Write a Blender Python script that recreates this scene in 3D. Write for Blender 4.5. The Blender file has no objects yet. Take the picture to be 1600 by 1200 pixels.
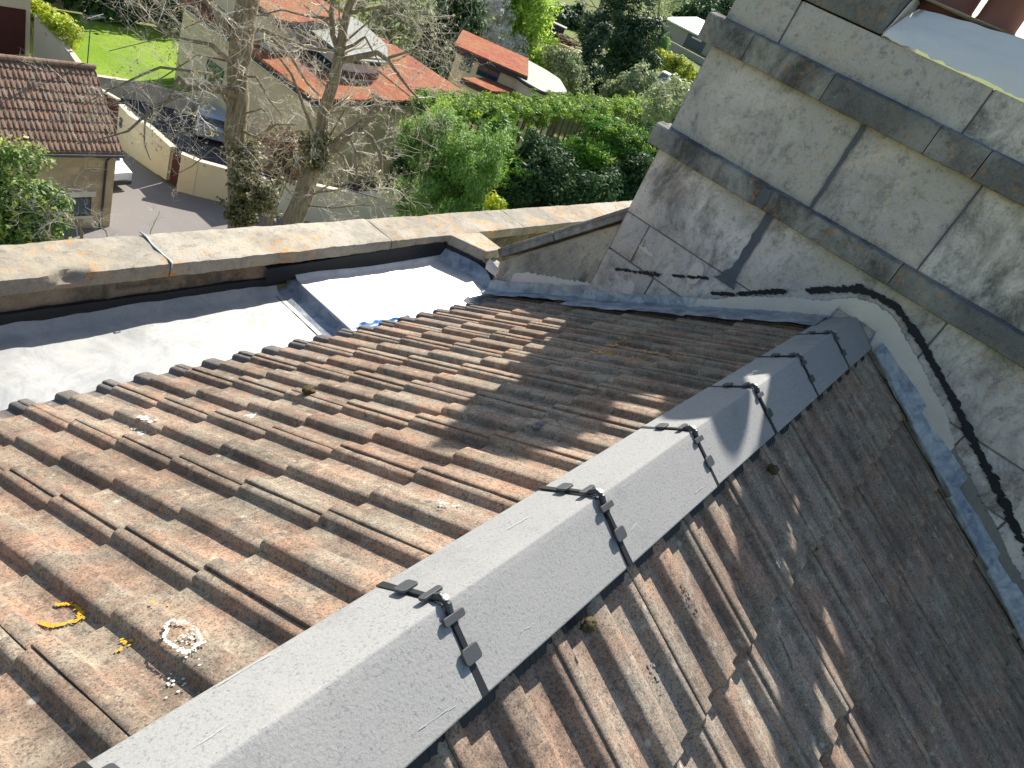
import bpy, math, random
import numpy as np
from mathutils import Vector, Matrix, noise
random.seed(7); rng = np.random.default_rng(7)
D = bpy.data
scn = bpy.context.scene
COL = scn.collection

# ------------------------------------------------------------------ camera
CAM = np.array([0.0, -0.276, 0.829])
ROT = np.array([[0.59421131, -0.22751286, 0.77146019],
                [-0.7120302, -0.59488294, 0.3729977],
                [0.37406673, -0.7709424, -0.5154822]])      # rows: world x,y,z in camera (right, down, forward)
cam_d = D.cameras.new('camera'); cam = D.objects.new('camera', cam_d); COL.objects.link(cam)
r_, u_, b_ = ROT @ [1, 0, 0], ROT @ [0, -1, 0], ROT @ [0, 0, -1]
cam.matrix_world = Matrix(((r_[0], u_[0], b_[0], CAM[0]), (r_[1], u_[1], b_[1], CAM[1]), (r_[2], u_[2], b_[2], CAM[2]), (0, 0, 0, 1)))
cam_d.sensor_width = 36; cam_d.lens = 25.425; cam_d.clip_start = 0.02; cam_d.clip_end = 3000
scn.camera = cam

# ------------------------------------------------------------------ light
SUN_AZ, SUN_EL = math.radians(21), math.radians(40)          # azimuth from +x towards +y
sdir = Vector((math.cos(SUN_EL)*math.cos(SUN_AZ), math.cos(SUN_EL)*math.sin(SUN_AZ), math.sin(SUN_EL)))
w = D.worlds.new('World'); scn.world = w; w.use_nodes = True
wn = w.node_tree; bg = wn.nodes['Background']
sky = wn.nodes.new('ShaderNodeTexSky'); sky.sky_type = 'NISHITA'; sky.sun_disc = False
sky.sun_elevation = SUN_EL; sky.sun_rotation = math.atan2(sdir.x, sdir.y)
sky.air_density = 1.2; sky.dust_density = 1.5
wn.links.new(sky.outputs[0], bg.inputs[0]); bg.inputs[1].default_value = 0.08
sl = D.lights.new('sun', 'SUN'); sl.energy = 4.8; sl.angle = math.radians(0.53); sl.color = (1.0, 0.93, 0.82)
so = D.objects.new('sun', sl); COL.objects.link(so); so.rotation_euler = sdir.to_track_quat('Z', 'Y').to_euler()
so.location = (20, 10, 30)
scn.view_settings.view_transform = 'Standard'; scn.view_settings.look = 'None'
scn.view_settings.exposure = 0.95; scn.view_settings.gamma = 1
scn.render.engine = 'CYCLES'
scn.cycles.max_bounces = 6; scn.cycles.transparent_max_bounces = 6

# ------------------------------------------------------------------ helpers
def P(px, py, dist):
    """point seen at photo pixel (px,py) standing `dist` metres away over the ground"""
    v = ROT @ np.array([px-800.0, py-600.0, 1130.0]); v = v/np.hypot(v[0], v[1])
    return CAM + v*dist
def Pz(px, py, z):
    v = ROT @ np.array([px-800.0, py-600.0, 1130.0])
    return CAM + v*((z-CAM[2])/v[2])
def nz(p, s=1.0, o=0.0): return noise.noise(Vector((p[0]*s+o, p[1]*s+o*1.7, p[2]*s-o)))

class MB:
    def __init__(self): self.v = []; self.f = []; self.a = []
    def add(self, vs, fs, rnd=0.5):
        o = len(self.v); self.v += [tuple(map(float, p)) for p in vs]
        self.f += [tuple(i+o for i in f) for f in fs]; self.a += [rnd]*len(fs)
    def box(self, x0, x1, y0, y1, z0, z1, rnd=0.5):
        self.add([(x0,y0,z0),(x1,y0,z0),(x1,y1,z0),(x0,y1,z0),(x0,y0,z1),(x1,y0,z1),(x1,y1,z1),(x0,y1,z1)],
                 [(0,3,2,1),(4,5,6,7),(0,1,5,4),(1,2,6,5),(2,3,7,6),(3,0,4,7)], rnd)
    def obox(self, c, ax, ay, az, rnd=0.5):
        c, ax, ay, az = map(np.array, (c, ax, ay, az)); vs = []
        for k in (-1, 1):
            for i, j in ((-1,-1),(1,-1),(1,1),(-1,1)): vs.append(c+ax*i+ay*j+az*k)
        self.add(vs, [(0,3,2,1),(4,5,6,7),(0,1,5,4),(1,2,6,5),(2,3,7,6),(3,0,4,7)], rnd)
    def prism(self, poly, vec, rnd=0.5):
        """closed polygon of 3d points pushed along vec"""
        n = len(poly); vec = np.array(vec); a = [np.array(p, float) for p in poly]
        self.add(a+[p+vec for p in a], [tuple(range(n))[::-1], tuple(range(n, 2*n))]+[(i,(i+1)%n,n+(i+1)%n,n+i) for i in range(n)], rnd)
    def tube(self, pts, rad, sides=6, cap=True, rnd=0.5):
        pts = [np.array(p, float) for p in pts]; n = len(pts)
        if not hasattr(rad, '__len__'): rad = [rad]*n
        vs = []; up = np.array([0.31, 0.17, 0.93]); u = None
        for i, p in enumerate(pts):
            t = pts[min(i+1, n-1)]-pts[max(i-1, 0)]; t = t/(np.linalg.norm(t)+1e-9)
            if u is None:
                u = np.cross(t, up if abs(t.dot(up)) < .95 else np.array([1., 0, 0]))
            u = u-t*t.dot(u); u /= np.linalg.norm(u)+1e-9; q = np.cross(t, u)
            for k in range(sides):
                a = 2*math.pi*k/sides; vs.append(p+rad[i]*(math.cos(a)*u+math.sin(a)*q))
        fs = [(i*sides+k, i*sides+(k+1) % sides, (i+1)*sides+(k+1) % sides, (i+1)*sides+k) for i in range(n-1) for k in range(sides)]
        if cap: fs += [tuple(range(sides))[::-1], tuple((n-1)*sides+k for k in range(sides))]
        self.add(vs, fs, rnd)
    def lathe(self, c, prof, sides=24, rnd=0.5):
        c = np.array(c); vs = []; m = len(prof)
        for r, z in prof:
            for k in range(sides):
                a = 2*math.pi*k/sides; vs.append(c+np.array([r*math.cos(a), r*math.sin(a), z]))
        fs = [(i*sides+k, i*sides+(k+1) % sides, (i+1)*sides+(k+1) % sides, (i+1)*sides+k) for i in range(m-1) for k in range(sides)]
        fs += [tuple(range(sides))[::-1], tuple((m-1)*sides+k for k in range(sides))]
        self.add(vs, fs, rnd)
    def grid(self, fn, nu, nv, rnd=0.5):
        self.add([fn(i/nu, j/nv) for j in range(nv+1) for i in range(nu+1)],
                 [(j*(nu+1)+i, j*(nu+1)+i+1, (j+1)*(nu+1)+i+1, (j+1)*(nu+1)+i) for j in range(nv) for i in range(nu)], rnd)
    def build(self, name, mat, parent=None, smooth=False, bevel=0, seg=2, auto=None):
        me = D.meshes.new(name); off = np.zeros(3)
        q = parent
        while q is not None: off += np.array(q.location); q = q.parent
        vs = np.array(self.v, float)-off
        me.from_pydata(vs.tolist(), [], self.f)
        at = me.attributes.new('rnd', 'FLOAT', 'FACE'); at.data.foreach_set('value', np.array(self.a, np.float32))
        me.materials.append(mat)
        o = D.objects.new(name, me); COL.objects.link(o)
        if parent is not None: o.parent = parent
        if smooth: me.polygons.foreach_set('use_smooth', [True]*len(me.polygons))
        if auto is not None:
            me.polygons.foreach_set('use_smooth', [True]*len(me.polygons))
            me.set_sharp_from_angle(angle=math.radians(auto))
        if bevel:
            m = o.modifiers.new('bevel', 'BEVEL'); m.width = bevel; m.segments = seg; m.limit_method = 'ANGLE'; m.angle_limit = math.radians(35)
        me.update(); return o

def tag(o, label=None, cat=None, group=None, kind=None):
    if label: o['label'] = label
    if cat: o['category'] = cat
    if group: o['group'] = group
    if kind: o['kind'] = kind
    return o
def thing(name, label, cat, loc=(0, 0, 0), group=None):
    o = D.objects.new(name, None); COL.objects.link(o); o.location = loc; o.empty_display_size = .1
    return tag(o, label, cat, group)

# ------------------------------------------------------------------ materials
class NT:
    def __init__(self, name):
        self.m = D.materials.new(name); self.m.use_nodes = True; self.t = self.m.node_tree; self.n = self.t.nodes
        self.b = self.n['Principled BSDF']; self.out = self.n['Material Output']
        self.tc = self.n.new('ShaderNodeTexCoord'); self.co = self.tc.outputs['Object']
    def link(self, a, b): self.t.links.new(a, b)
    def noise(self, s, det=4, rough=.6, co=None, dist=0):
        n = self.n.new('ShaderNodeTexNoise'); n.inputs['Scale'].default_value = s; n.inputs['Detail'].default_value = det
        n.inputs['Roughness'].default_value = rough; n.inputs['Distortion'].default_value = dist
        self.link(co or self.co, n.inputs['Vector']); return n.outputs['Fac']
    def vor(self, s, feat='F1', co=None):
        n = self.n.new('ShaderNodeTexVoronoi'); n.feature = feat; n.inputs['Scale'].default_value = s
        self.link(co or self.co, n.inputs['Vector']); return n.outputs['Distance']
    def mapv(self, sc=(1, 1, 1), loc=(0, 0, 0), rot=(0, 0, 0)):
        n = self.n.new('ShaderNodeMapping'); n.inputs['Scale'].default_value = sc; n.inputs['Location'].default_value = loc; n.inputs['Rotation'].default_value = rot
        self.link(self.co, n.inputs['Vector']); return n.outputs[0]
    def ramp(self, fac, stops):
        n = self.n.new('ShaderNodeValToRGB'); e = n.color_ramp.elements
        while len(e) < len(stops): e.new(.5)
        for k, (p, c) in enumerate(stops):
            e[k].position = p; e[k].color = (c, c, c, 1) if not hasattr(c, '__len__') else (*c, 1)
        self.link(fac, n.inputs[0]); return n.outputs[0]
    def mix(self, fac, a, b, mode='MIX'):
        n = self.n.new('ShaderNodeMix'); n.data_type = 'RGBA'; n.blend_type = mode
        for s, v in ((n.inputs[0], fac), (n.inputs[6], a), (n.inputs[7], b)):
            if hasattr(v, 'is_output'): self.link(v, s)
            elif hasattr(v, '__len__'): s.default_value = (*v, 1)
            else: s.default_value = v
        return n.outputs[2]
    def math(self, op, a, b=0.0):
        n = self.n.new('ShaderNodeMath'); n.operation = op; n.use_clamp = False
        for s, v in ((n.inputs[0], a), (n.inputs[1], b)):
            if hasattr(v, 'is_output'): self.link(v, s)
            else: s.default_value = v
        return n.outputs[0]
    def attr(self, name='rnd'):
        n = self.n.new('ShaderNodeAttribute'); n.attribute_name = name; return n.outputs['Fac']
    def bump(self, h, strength=.3, dist=.01, prev=None):
        n = self.n.new('ShaderNodeBump'); n.inputs['Strength'].default_value = strength; n.inputs['Distance'].default_value = dist
        self.link(h, n.inputs['Height'])
        if prev is not None: self.link(prev, n.inputs['Normal'])
        return n.outputs[0]
    def done(self, col, rough=.8, metal=0, bump=None, spec=.3):
        b = self.b
        for k, v in (('Base Color', col), ('Roughness', rough)):
            if hasattr(v, 'is_output'): self.link(v, b.inputs[k])
            else: b.inputs[k].default_value = (*v, 1) if hasattr(v, '__len__') else v
        b.inputs['Metallic'].default_value = metal; b.inputs['Specular IOR Level'].default_value = spec
        if bump is not None: self.link(bump, b.inputs['Normal'])
        return self.m

def plain(name, col, rough=.6, metal=0, var=.15, sc=4, bump=.0, spec=.3):
    t = NT(name); f = t.noise(sc, 5)
    c = t.mix(f, tuple(x*(1-var) for x in col), tuple(min(1, x*(1+var)) for x in col))
    return t.done(c, rough, metal, t.bump(t.noise(sc*12, 3), bump, .01) if bump else None, spec)

def tile_mat(name, base, warm, grey, dark, soot=.5, rnd_dark=None):
    t = NT(name); r = t.attr()
    big = t.noise(5.0, 6, .65); big2 = t.noise(9.0, 5, .6, t.mapv((1, 1, 1), (7, 3, 1)))
    c = t.mix(t.ramp(big, [(.42, 0), (.60, 1)]), base, warm)
    c = t.mix(t.ramp(t.math('ADD', big2, t.math('MULTIPLY', r, .10)), [(.46, 0), (.66, 1)]), c, grey)
    streak = t.noise(14, 4, .6, t.mapv((5.0, .8, .8), (2, 0, 5)))
    c = t.mix(t.ramp(streak, [(.5, 0), (.72, .5)]), c, warm)
    st2 = t.noise(11, 6, .7, t.mapv((6.0, .6, .6), (4, 7, 1)))
    c = t.mix(t.ramp(st2, [(.52, 0), (.68, .45)]), c, dark)
    c = t.mix(t.math('MULTIPLY', t.ramp(t.noise(3.2, 6, .7, t.mapv((1, 1, 1), (1, 9, 4))), [(.45, 0), (.66, 1)]), soot), c, dark)
    grime = t.ramp(t.noise(8, 5, .65, t.mapv((3.2, .45, .45), (1, 5, 8))), [(.48, 0), (.64, .32)])
    c = t.mix(grime, c, tuple(x*1.35 for x in dark))
    grain = t.noise(230, 4, .75); c = t.mix(t.ramp(grain, [(.38, .8), (.50, 0)]), c, dark)
    c = t.mix(t.ramp(t.noise(310, 2, .7, t.mapv((1, 1, 1), (3, 3, 3))), [(.6, 0), (.72, .55)]), c, (.55, .47, .38))
    mott = t.noise(48, 6, .8); c = t.mix(t.ramp(mott, [(.52, 0), (.64, .62)]), c, dark)
    c = t.mix(t.ramp(t.noise(30, 6, .8, t.mapv((1, 1, 1), (6, 6, 1))), [(.55, 0), (.68, .6)]), c, tuple(min(.6, x*1.5) for x in grey))
    spots = t.vor(9, co=t.mapv((1, 1, 1), (4, 2, 8))); wob = t.noise(70, 3)
    c = t.mix(t.ramp(t.math('ADD', spots, t.math('MULTIPLY', wob, .10)), [(.09, .7), (.125, 0)]), c, (.52, .50, .44))
    c = t.mix(t.ramp(t.math('ADD', t.vor(21, co=t.mapv((1, 1, 1), (1, 6, 3))), t.math('MULTIPLY', t.noise(90, 3), .12)), [(.10, .6), (.14, 0)]), c, (.50, .46, .38))
    v = t.math('ADD', t.math('MULTIPLY', r, .2), .88)
    n = t.n.new('ShaderNodeVectorMath'); n.operation = 'SCALE'; t.link(c, n.inputs[0]); t.link(v, n.inputs['Scale'])
    bp = t.bump(grain, .55, .003, t.bump(t.noise(40, 5), .35, .004))
    return t.done(n.outputs[0], .93, 0, bp, .15)

def stone_mat(name, light, mid, dark, lichen=0.0, cream=0.0, amount=.5, sc=1.0):
    t = NT(name); r = t.attr()
    big = t.math('ADD', t.noise(2.6*sc, 8, .62, dist=.3), t.math('MULTIPLY', t.math('SUBTRACT', r, .5), .28))
    c = t.mix(t.ramp(big, [(.38, 0), (.60, 1)]), mid, light)
    st = t.math('ADD', t.noise(5.5*sc, 11, .74, t.mapv((1, 1, .6), (5, 1, 2)), .4), t.math('MULTIPLY', t.math('SUBTRACT', r, .5), .2))
    c = t.mix(t.ramp(st, [(.61-amount*.25, 0), (.80-amount*.25, .85)]), c, dark)
    sp = t.noise(75, 5, .75); c = t.mix(t.ramp(sp, [(.55, 0), (.70, .55)]), c, dark)
    c = t.mix(t.ramp(t.noise(22, 8, .8, t.mapv((1, 1, 1), (8, 3, 3))), [(.53, 0), (.66, .6)]), c, dark)
    c = t.mix(t.ramp(t.noise(150, 3, .7, t.mapv((1, 1, 1), (3, 1, 7))), [(.62, 0), (.74, .7)]), c, tuple(min(.9, x*1.5) for x in light))
    if cream:
        cr = t.noise(5, 7, .7, t.mapv((1, 1, 1), (9, 9, 2))); c = t.mix(t.math('MULTIPLY', t.ramp(cr, [(.5, 0), (.62, 1)]), cream), c, (.62, .53, .36))
    if lichen:
        l1 = t.noise(3.2, 3, .5, t.mapv((1, 1, 1), (2, 5, 1))); l2 = t.noise(34, 6, .75)
        f = t.math('MULTIPLY', t.ramp(l1, [(.47, 0), (.57, 1)]), t.ramp(l2, [(.53, 0), (.60, 1)]))
        c = t.mix(t.math('MULTIPLY', f, lichen), c, (.60, .27, .05))
    bp = t.bump(t.noise(90, 5, .7), .5, .004, t.bump(t.noise(12, 6), .5, .012))
    return t.done(c, .95, 0, bp, .12)

M = {}
M['tile'] = tile_mat('roof_tile', (.30, .22, .16), (.49, .305, .21), (.36, .31, .24), (.066, .058, .052), .5)
M['tile_shade'] = tile_mat('roof_tile_shade_side', (.30, .225, .175), (.47, .31, .225), (.36, .315, .255), (.066, .059, .055), .5)  # same tiles as the left slope, cooler shade tint mixed into the colour
M['tile_new'] = tile_mat('eaves_tile_grey', (.17, .155, .15), (.21, .175, .155), (.19, .18, .17), (.09, .08, .075), .3)
M['chim'] = stone_mat('chimney_stone', (.74, .69, .665), (.50, .47, .46), (.10, .10, .105), .25, .18, .66)
M['chim_dark'] = stone_mat('string_course_stone', (.34, .335, .32), (.16, .163, .165), (.05, .053, .058), .35, .05, .55)
M['gable'] = stone_mat('gable_stone', (.45, .42, .36), (.28, .27, .24), (.08, .078, .075), 0, .25, .5)
M['coping'] = stone_mat('coping_stone', (.42, .39, .33), (.285, .265, .225), (.10, .09, .075), 1.0, .25, .08, 1.8)
M['paraface'] = stone_mat('parapet_stone', (.27, .23, .17), (.16, .14, .11), (.05, .045, .04), .3, .1, .6, 1.5)
M['facade'] = stone_mat('facade_stone', (.5, .44, .33), (.36, .31, .23), (.12, .11, .09), 0, .2, .3)

def ridge_mat():
    t = NT('ridge_concrete'); r = t.attr()
    c = t.mix(t.noise(4, 6), (.30, .302, .302), (.36, .362, .358))
    c = t.mix(t.ramp(t.vor(75, co=t.mapv((1, 1, 1), (1, 2, 3))), [(.05, .75), (.16, 0)]), c, (.12, .125, .13))
    c = t.mix(t.ramp(t.noise(160, 3, .7), [(.34, .6), (.46, 0)]), c, (.17, .175, .185))
    c = t.mix(t.ramp(t.noise(3.3, 7, .7, t.mapv((1, 1, 1), (3, 8, 2))), [(.5, 0), (.7, .5)]), c, (.38, .375, .36)); c = t.mix(t.ramp(t.noise(6, 8, .75, t.mapv((1, 1, 1), (9, 1, 2))), [(.55, 0), (.7, .45)]), c, (.17, .175, .18))
    c = t.mix(t.math('MULTIPLY', r, .3), c, (.20, .21, .225))
    sc = t.noise(8, 4, .6, t.mapv((1.2, 9, 9), (1, 4, 2))); c = t.mix(t.ramp(sc, [(.68, 0), (.74, .35)]), c, (.6, .61, .62))
    bp = t.bump(t.noise(190, 4, .7), .45, .0025, t.bump(t.vor(70), -.25, .002))
    return t.done(c, .82, 0, bp, .25)
M['ridge'] = ridge_mat()
M['scuff'] = plain('chalk_scuff', (.47, .48, .485), .9, var=.1)
M['black'] = plain('black_plastic', (.018, .02, .023), .42, var=.2, spec=.4)
M['clip'] = plain('grey_plastic', (.06, .066, .075), .45, var=.15, spec=.4)
M['steel'] = plain('screw_steel', (.45, .44, .42), .5, .6, var=.1)
M['rollblack'] = plain('black_ridge_roll', (.012, .016, .03), .5, var=.3, sc=40, spec=.4)
M['bitumen'] = plain('black_bitumen', (.022, .024, .03), .75, var=.3, sc=30, bump=.3)

def lead_mat(name, col, blue, metal, rough, k=1.0):
    t = NT(name); a = t.noise(5*k, 7, .7, dist=.6)
    c = t.mix(t.ramp(a, [(.38, 0), (.62, 1)]), blue, col)
    st = t.noise(16, 8, .75, t.mapv((1, 1, 1), (4, 4, 1))); c = t.mix(t.ramp(st, [(.52, 0), (.68, .6)]), c, tuple(x*.6 for x in col))
    c = t.mix(t.ramp(t.noise(3.5, 4, .6, t.mapv((1, 1, 1), (8, 1, 1))), [(.58, 0), (.7, .3)]), c, (.42, .36, .24))
    ro = t.ramp(t.noise(9, 5), [(.3, rough-.1), (.7, rough+.14)])
    bp = t.bump(t.noise(4.5*k, 4, .5, dist=.8), .28, .024, t.bump(t.noise(60, 4), .08, .003))
    return t.done(c, ro, metal, bp, .5)
M['lead'] = lead_mat('lead_sheet', (.60, .61, .60), (.47, .49, .51), .55, .5)
M['leaddull'] = lead_mat('dull_lead_sheet', (.44, .45, .44), (.33, .345, .355), .35, .58)
M['leadblue'] = lead_mat('lead_flashing_blue', (.44, .475, .51), (.17, .205, .27), .3, .5, 2.6)
M['flash'] = plain('black_flashing', (.020, .023, .028), .55, var=.3, sc=6, bump=.15)
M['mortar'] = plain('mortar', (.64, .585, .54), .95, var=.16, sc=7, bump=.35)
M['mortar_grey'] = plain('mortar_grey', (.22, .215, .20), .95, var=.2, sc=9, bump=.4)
M['render'] = plain('flaunching_mortar', (.80, .77, .745), .93, var=.07, sc=5, bump=.12)
M['pot'] = plain('terracotta_pot', (.20, .09, .065), .8, var=.3, sc=5, bump=.2)
M['bluefilm'] = plain('blue_membrane', (.05, .22, .62), .35, var=.2, spec=.5)
M['moss'] = plain('moss', (.10, .08, .04), .95, var=.5, sc=60, bump=.5)
M['twigdirt'] = plain('grey_debris', (.22, .20, .18), .9, var=.3, sc=30)

def lichen_mat(name, c1, c2):
    t = NT(name); return t.done(t.mix(t.noise(80, 4), c1, c2), .95, 0, t.bump(t.noise(150, 3), .6, .003))
M['lich_o'] = lichen_mat('orange_lichen', (.55, .25, .01), (.78, .45, .04))
M['lich_w'] = lichen_mat('white_lichen', (.50, .50, .44), (.78, .78, .72))
M['lich_g'] = lichen_mat('grey_lichen', (.20, .19, .17), (.36, .35, .32))
M['drop'] = lichen_mat('bird_dropping', (.7, .7, .68), (.85, .85, .83))

M['point'] = plain('blue_grey_pointing', (.12, .135, .16), .95, var=.25, sc=20, bump=.3)
# ------------------------------------------------------------------ tiles
T30 = math.tan(math.radians(30))
def tile_course(mb, ox, ux, us, un, x0, x1, s_tail, s_head, pitch, phase, k=1.0, top=0.0, rot=.004, nl=4, tailcut=0):
    """one course of double-roll tiles. ox origin, ux along the course, us down the slope, un out of the slope;
    the roll tops at the tail lie in the plane un=top"""
    cov = 2*pitch; h = .0205*k; th = .019*k
    def prof(e0, e1):
        def roll(q):
            return [(q+.001*k, .002*k), (q+.005*k, h-.0055*k), (q+.009*k, h-.0018*k), (q+.016*k, h), (q+.035*k, h+.001*k), (q+.052*k, h+.0006*k), (q+.057*k, h-.001*k), (q+.062*k, h-.006*k), (q+.068*k, .003*k), (q+.074*k, 0), (q+pitch*.8, -.0012*k), (q+pitch-.003*k, 0)]
        a = [(x, z) for x, z in roll(0) if x > .031*k]
        pr = [(.0285*k, h-.006*k), (.0285*k, h+.0025*k), (.0315*k, h+.0042*k)]+[(x, z+(.0035*k if z > h-.004*k else 0)) for x, z in a]+roll(pitch)
        q = cov
        pr += [(q+.001*k, .002*k), (q+.005*k, h-.007*k), (q+.009*k, h-.0033*k), (q+.016*k, h-.0015*k), (q+.0268*k, h-.0013*k), (q+.0282*k, h-.009*k)]
        return pr
    j0 = math.floor((x0-phase)/cov)-1
    while True:
        xb = phase+j0*cov; j0 += 1
        if xb > x1: break
        if xb+cov < x0: continue
        rnd = random.random(); dz = random.uniform(-.0022, .0022)*k; tw = random.uniform(-rot, rot); ds = random.uniform(-.006, .006)*k; tilt = random.uniform(-.003, .003)*k
        pr = [(a, b) for a, b in prof(0, 0) if x0-.001 <= xb+a <= x1+.001]
        if len(pr) < 2: continue
        st = s_tail+ds; L = st-s_head
        rows = [(st+.001, -th), (st, -.006*k), (st-.007*k, 0.0)] + [(st-L*i/nl, 0.0) for i in range(1, nl+1)]
        vs = []
        for si, (s, dh) in enumerate(rows):
            fall = (st-s)/.28*.018*k
            for a, b in pr:
                hh = (b if dh == 0 else (b+dh)) - h - .004*k
                wear = .0016*k*noise.noise(Vector((xb*7+a*60, s*40, dz*999)))
                p = np.array(ox)+np.array(ux)*(xb+a+tw*(s-st)*.5)+np.array(us)*s+np.array(un)*(top+hh-fall+dz+tilt*(a/cov-.5)+wear)
                vs.append(p)
        n = len(pr); fs = [(i*n+q, i*n+q+1, (i+1)*n+q+1, (i+1)*n+q) for i in range(len(rows)-1) for q in range(n-1)]
        mb.add(vs, fs, rnd)

ROOF = thing('tiled_roof', 'pitched roof of weathered brown double-roll tiles with new grey ridge tiles', 'roof', (0, 0, -.09))
XA, XB = -1.6, 3.40
c30, s30 = math.cos(math.radians(30)), math.sin(math.radians(30))
# left slope: reference plane through (y .11, z -.08), down towards +y
oL = (0, .11, -.083); uxL = (1, 0, 0); usL = (0, c30, -s30); unL = (0, s30, c30)
tails = [.375, .617, .861, 1.097, 1.34, 1.602]
mb = MB(); prev = .03
for i, y in enumerate(tails):
    tile_course(mb, oL, uxL, usL, unL, XA, XB, (y-.11)/c30, (prev-.11)/c30-.012, .1335, .273, top=0)
    prev = y
slopeL = mb.build('tile_slope', M['tile'], ROOF, auto=38); slopeL['label'] = 'sunlit slope of brown double-roll tiles between ridge and lead gutter'
mb = MB(); tile_course(mb, oL, uxL, usL, unL, XA, XB, (1.70-.11)/c30, (1.602-.11)/c30-.012, .1335, .273, top=-.004)
eav = mb.build('eaves_tile_course', M['tile_new'], ROOF, auto=38); eav['label'] = 'short bottom course of newer grey tiles along the lead gutter'
# right slope
oR = (0, -.125, -.078); usR = (0, -c30, -s30); unR = (0, -s30, c30)
mb = MB(); prev = -.04; y = -.41
while y > -2.9:
    tile_course(mb, oR, uxL, usR, unR, XA, XB, (-y-.125)/c30, (-prev-.125)/c30-.012, .1357, .585, top=0)
    prev = y; y -= .28
slopeR = mb.build('tile_slope', M['tile_shade'], ROOF, auto=38); slopeR['label'] = 'slope of brown tiles falling away on the chimney shadow side'
# boarding under the tiles
mb = MB()
mb.prism([(XA+.02, 0, -.10), (XA+.02, 1.62, -.10-1.62*T30+.0), (XA+.02, 1.62, -1.25), (XA+.02, -2.85, -1.9), (XA+.02, -2.85, -.10-2.85*T30)], (XB-XA-.04, 0, 0))
mb.build('roof_boarding', M['rollblack'], ROOF)

# ridge tiles + clips
JX = [.683+.4507*k for k in range(-4, 7)]
JX[-1] = 3.375
aL = np.array([0, .11, -.080]); aR = np.array([0, -.126, -.0745])
for k in range(len(JX)-1):
    x0, x1 = JX[k]+.0055, JX[k+1]-.0055
    if k == len(JX)-2: x1 = 3.372
    mb = MB(); t = .017; jit = [random.uniform(-.0015, .0015) for _ in range(4)]
    tilt = random.uniform(-.0025, .0025)
    cs = [(0, 0), (.012, -.0075), (.11, -.080), (.104, -.080-t), (.095, -.080-t*.7), (0, -.022), (-.10, -.071), (-.119, -.0745-t), (-.126, -.0745), (-.012, -.0062)]
    N = 6
    vs = []
    for i in range(N+1):
        x = x0+(x1-x0)*i/N
        for (yy, zz) in cs: vs.append((x, yy+jit[0], zz+jit[1]+tilt*(i/N-.5)+.0006*nz((x, yy, zz), 9)))
    n = len(cs)
    fs = [tuple(range(n)), tuple((N*n+q) for q in range(n))[::-1]]
    fs += [(i*n+q, (i+1)*n+q, (i+1)*n+(q+1) % n, i*n+(q+1) % n) for i in range(N) for q in range(n)]
    mb.add(vs, fs, random.random())
    rt = mb.build('ridge_tile', M['ridge'], ROOF, bevel=.003)
    # chalky scuffs along the wing edges
    sc = MB()
    for _ in range(3):
        side = random.random() < .5; xs = random.uniform(x0+.03, x1-.09); L = random.uniform(.03, .09)
        d = np.array([.11, -.08])/np.hypot(.11, .08) if side else np.array([-.126, -.0745])/np.hypot(.126, .0745)
        f0 = random.choice([random.uniform(.86, .955), random.uniform(.3, .9)])*.134
        nn = np.array([-d[1], d[0]]) if side else np.array([d[1], -d[0]])
        ang = random.uniform(-.12, .12); wd = random.uniform(.0004, .0012)
        for q in range(6):
            a = xs+L*q/6; b = xs+L*(q+1)/6; wq = wd*random.uniform(.1, 1.0); fj = random.uniform(-.0012, .0012)
            pts = [(a, f0+fj+(a-xs)*ang-wq), (b, f0+fj+(b-xs)*ang-wq), (b, f0+fj+(b-xs)*ang+wq), (a, f0+fj+(a-xs)*ang+wq)]
            sc.add([(px, d[0]*ff+nn[0]*.0022+jit[0], d[1]*ff+nn[1]*.0022+jit[1]) for px, ff in pts], [(0, 1, 2, 3)])
    s_ = sc.build('scuff_marks', M['scuff'], rt)

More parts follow.
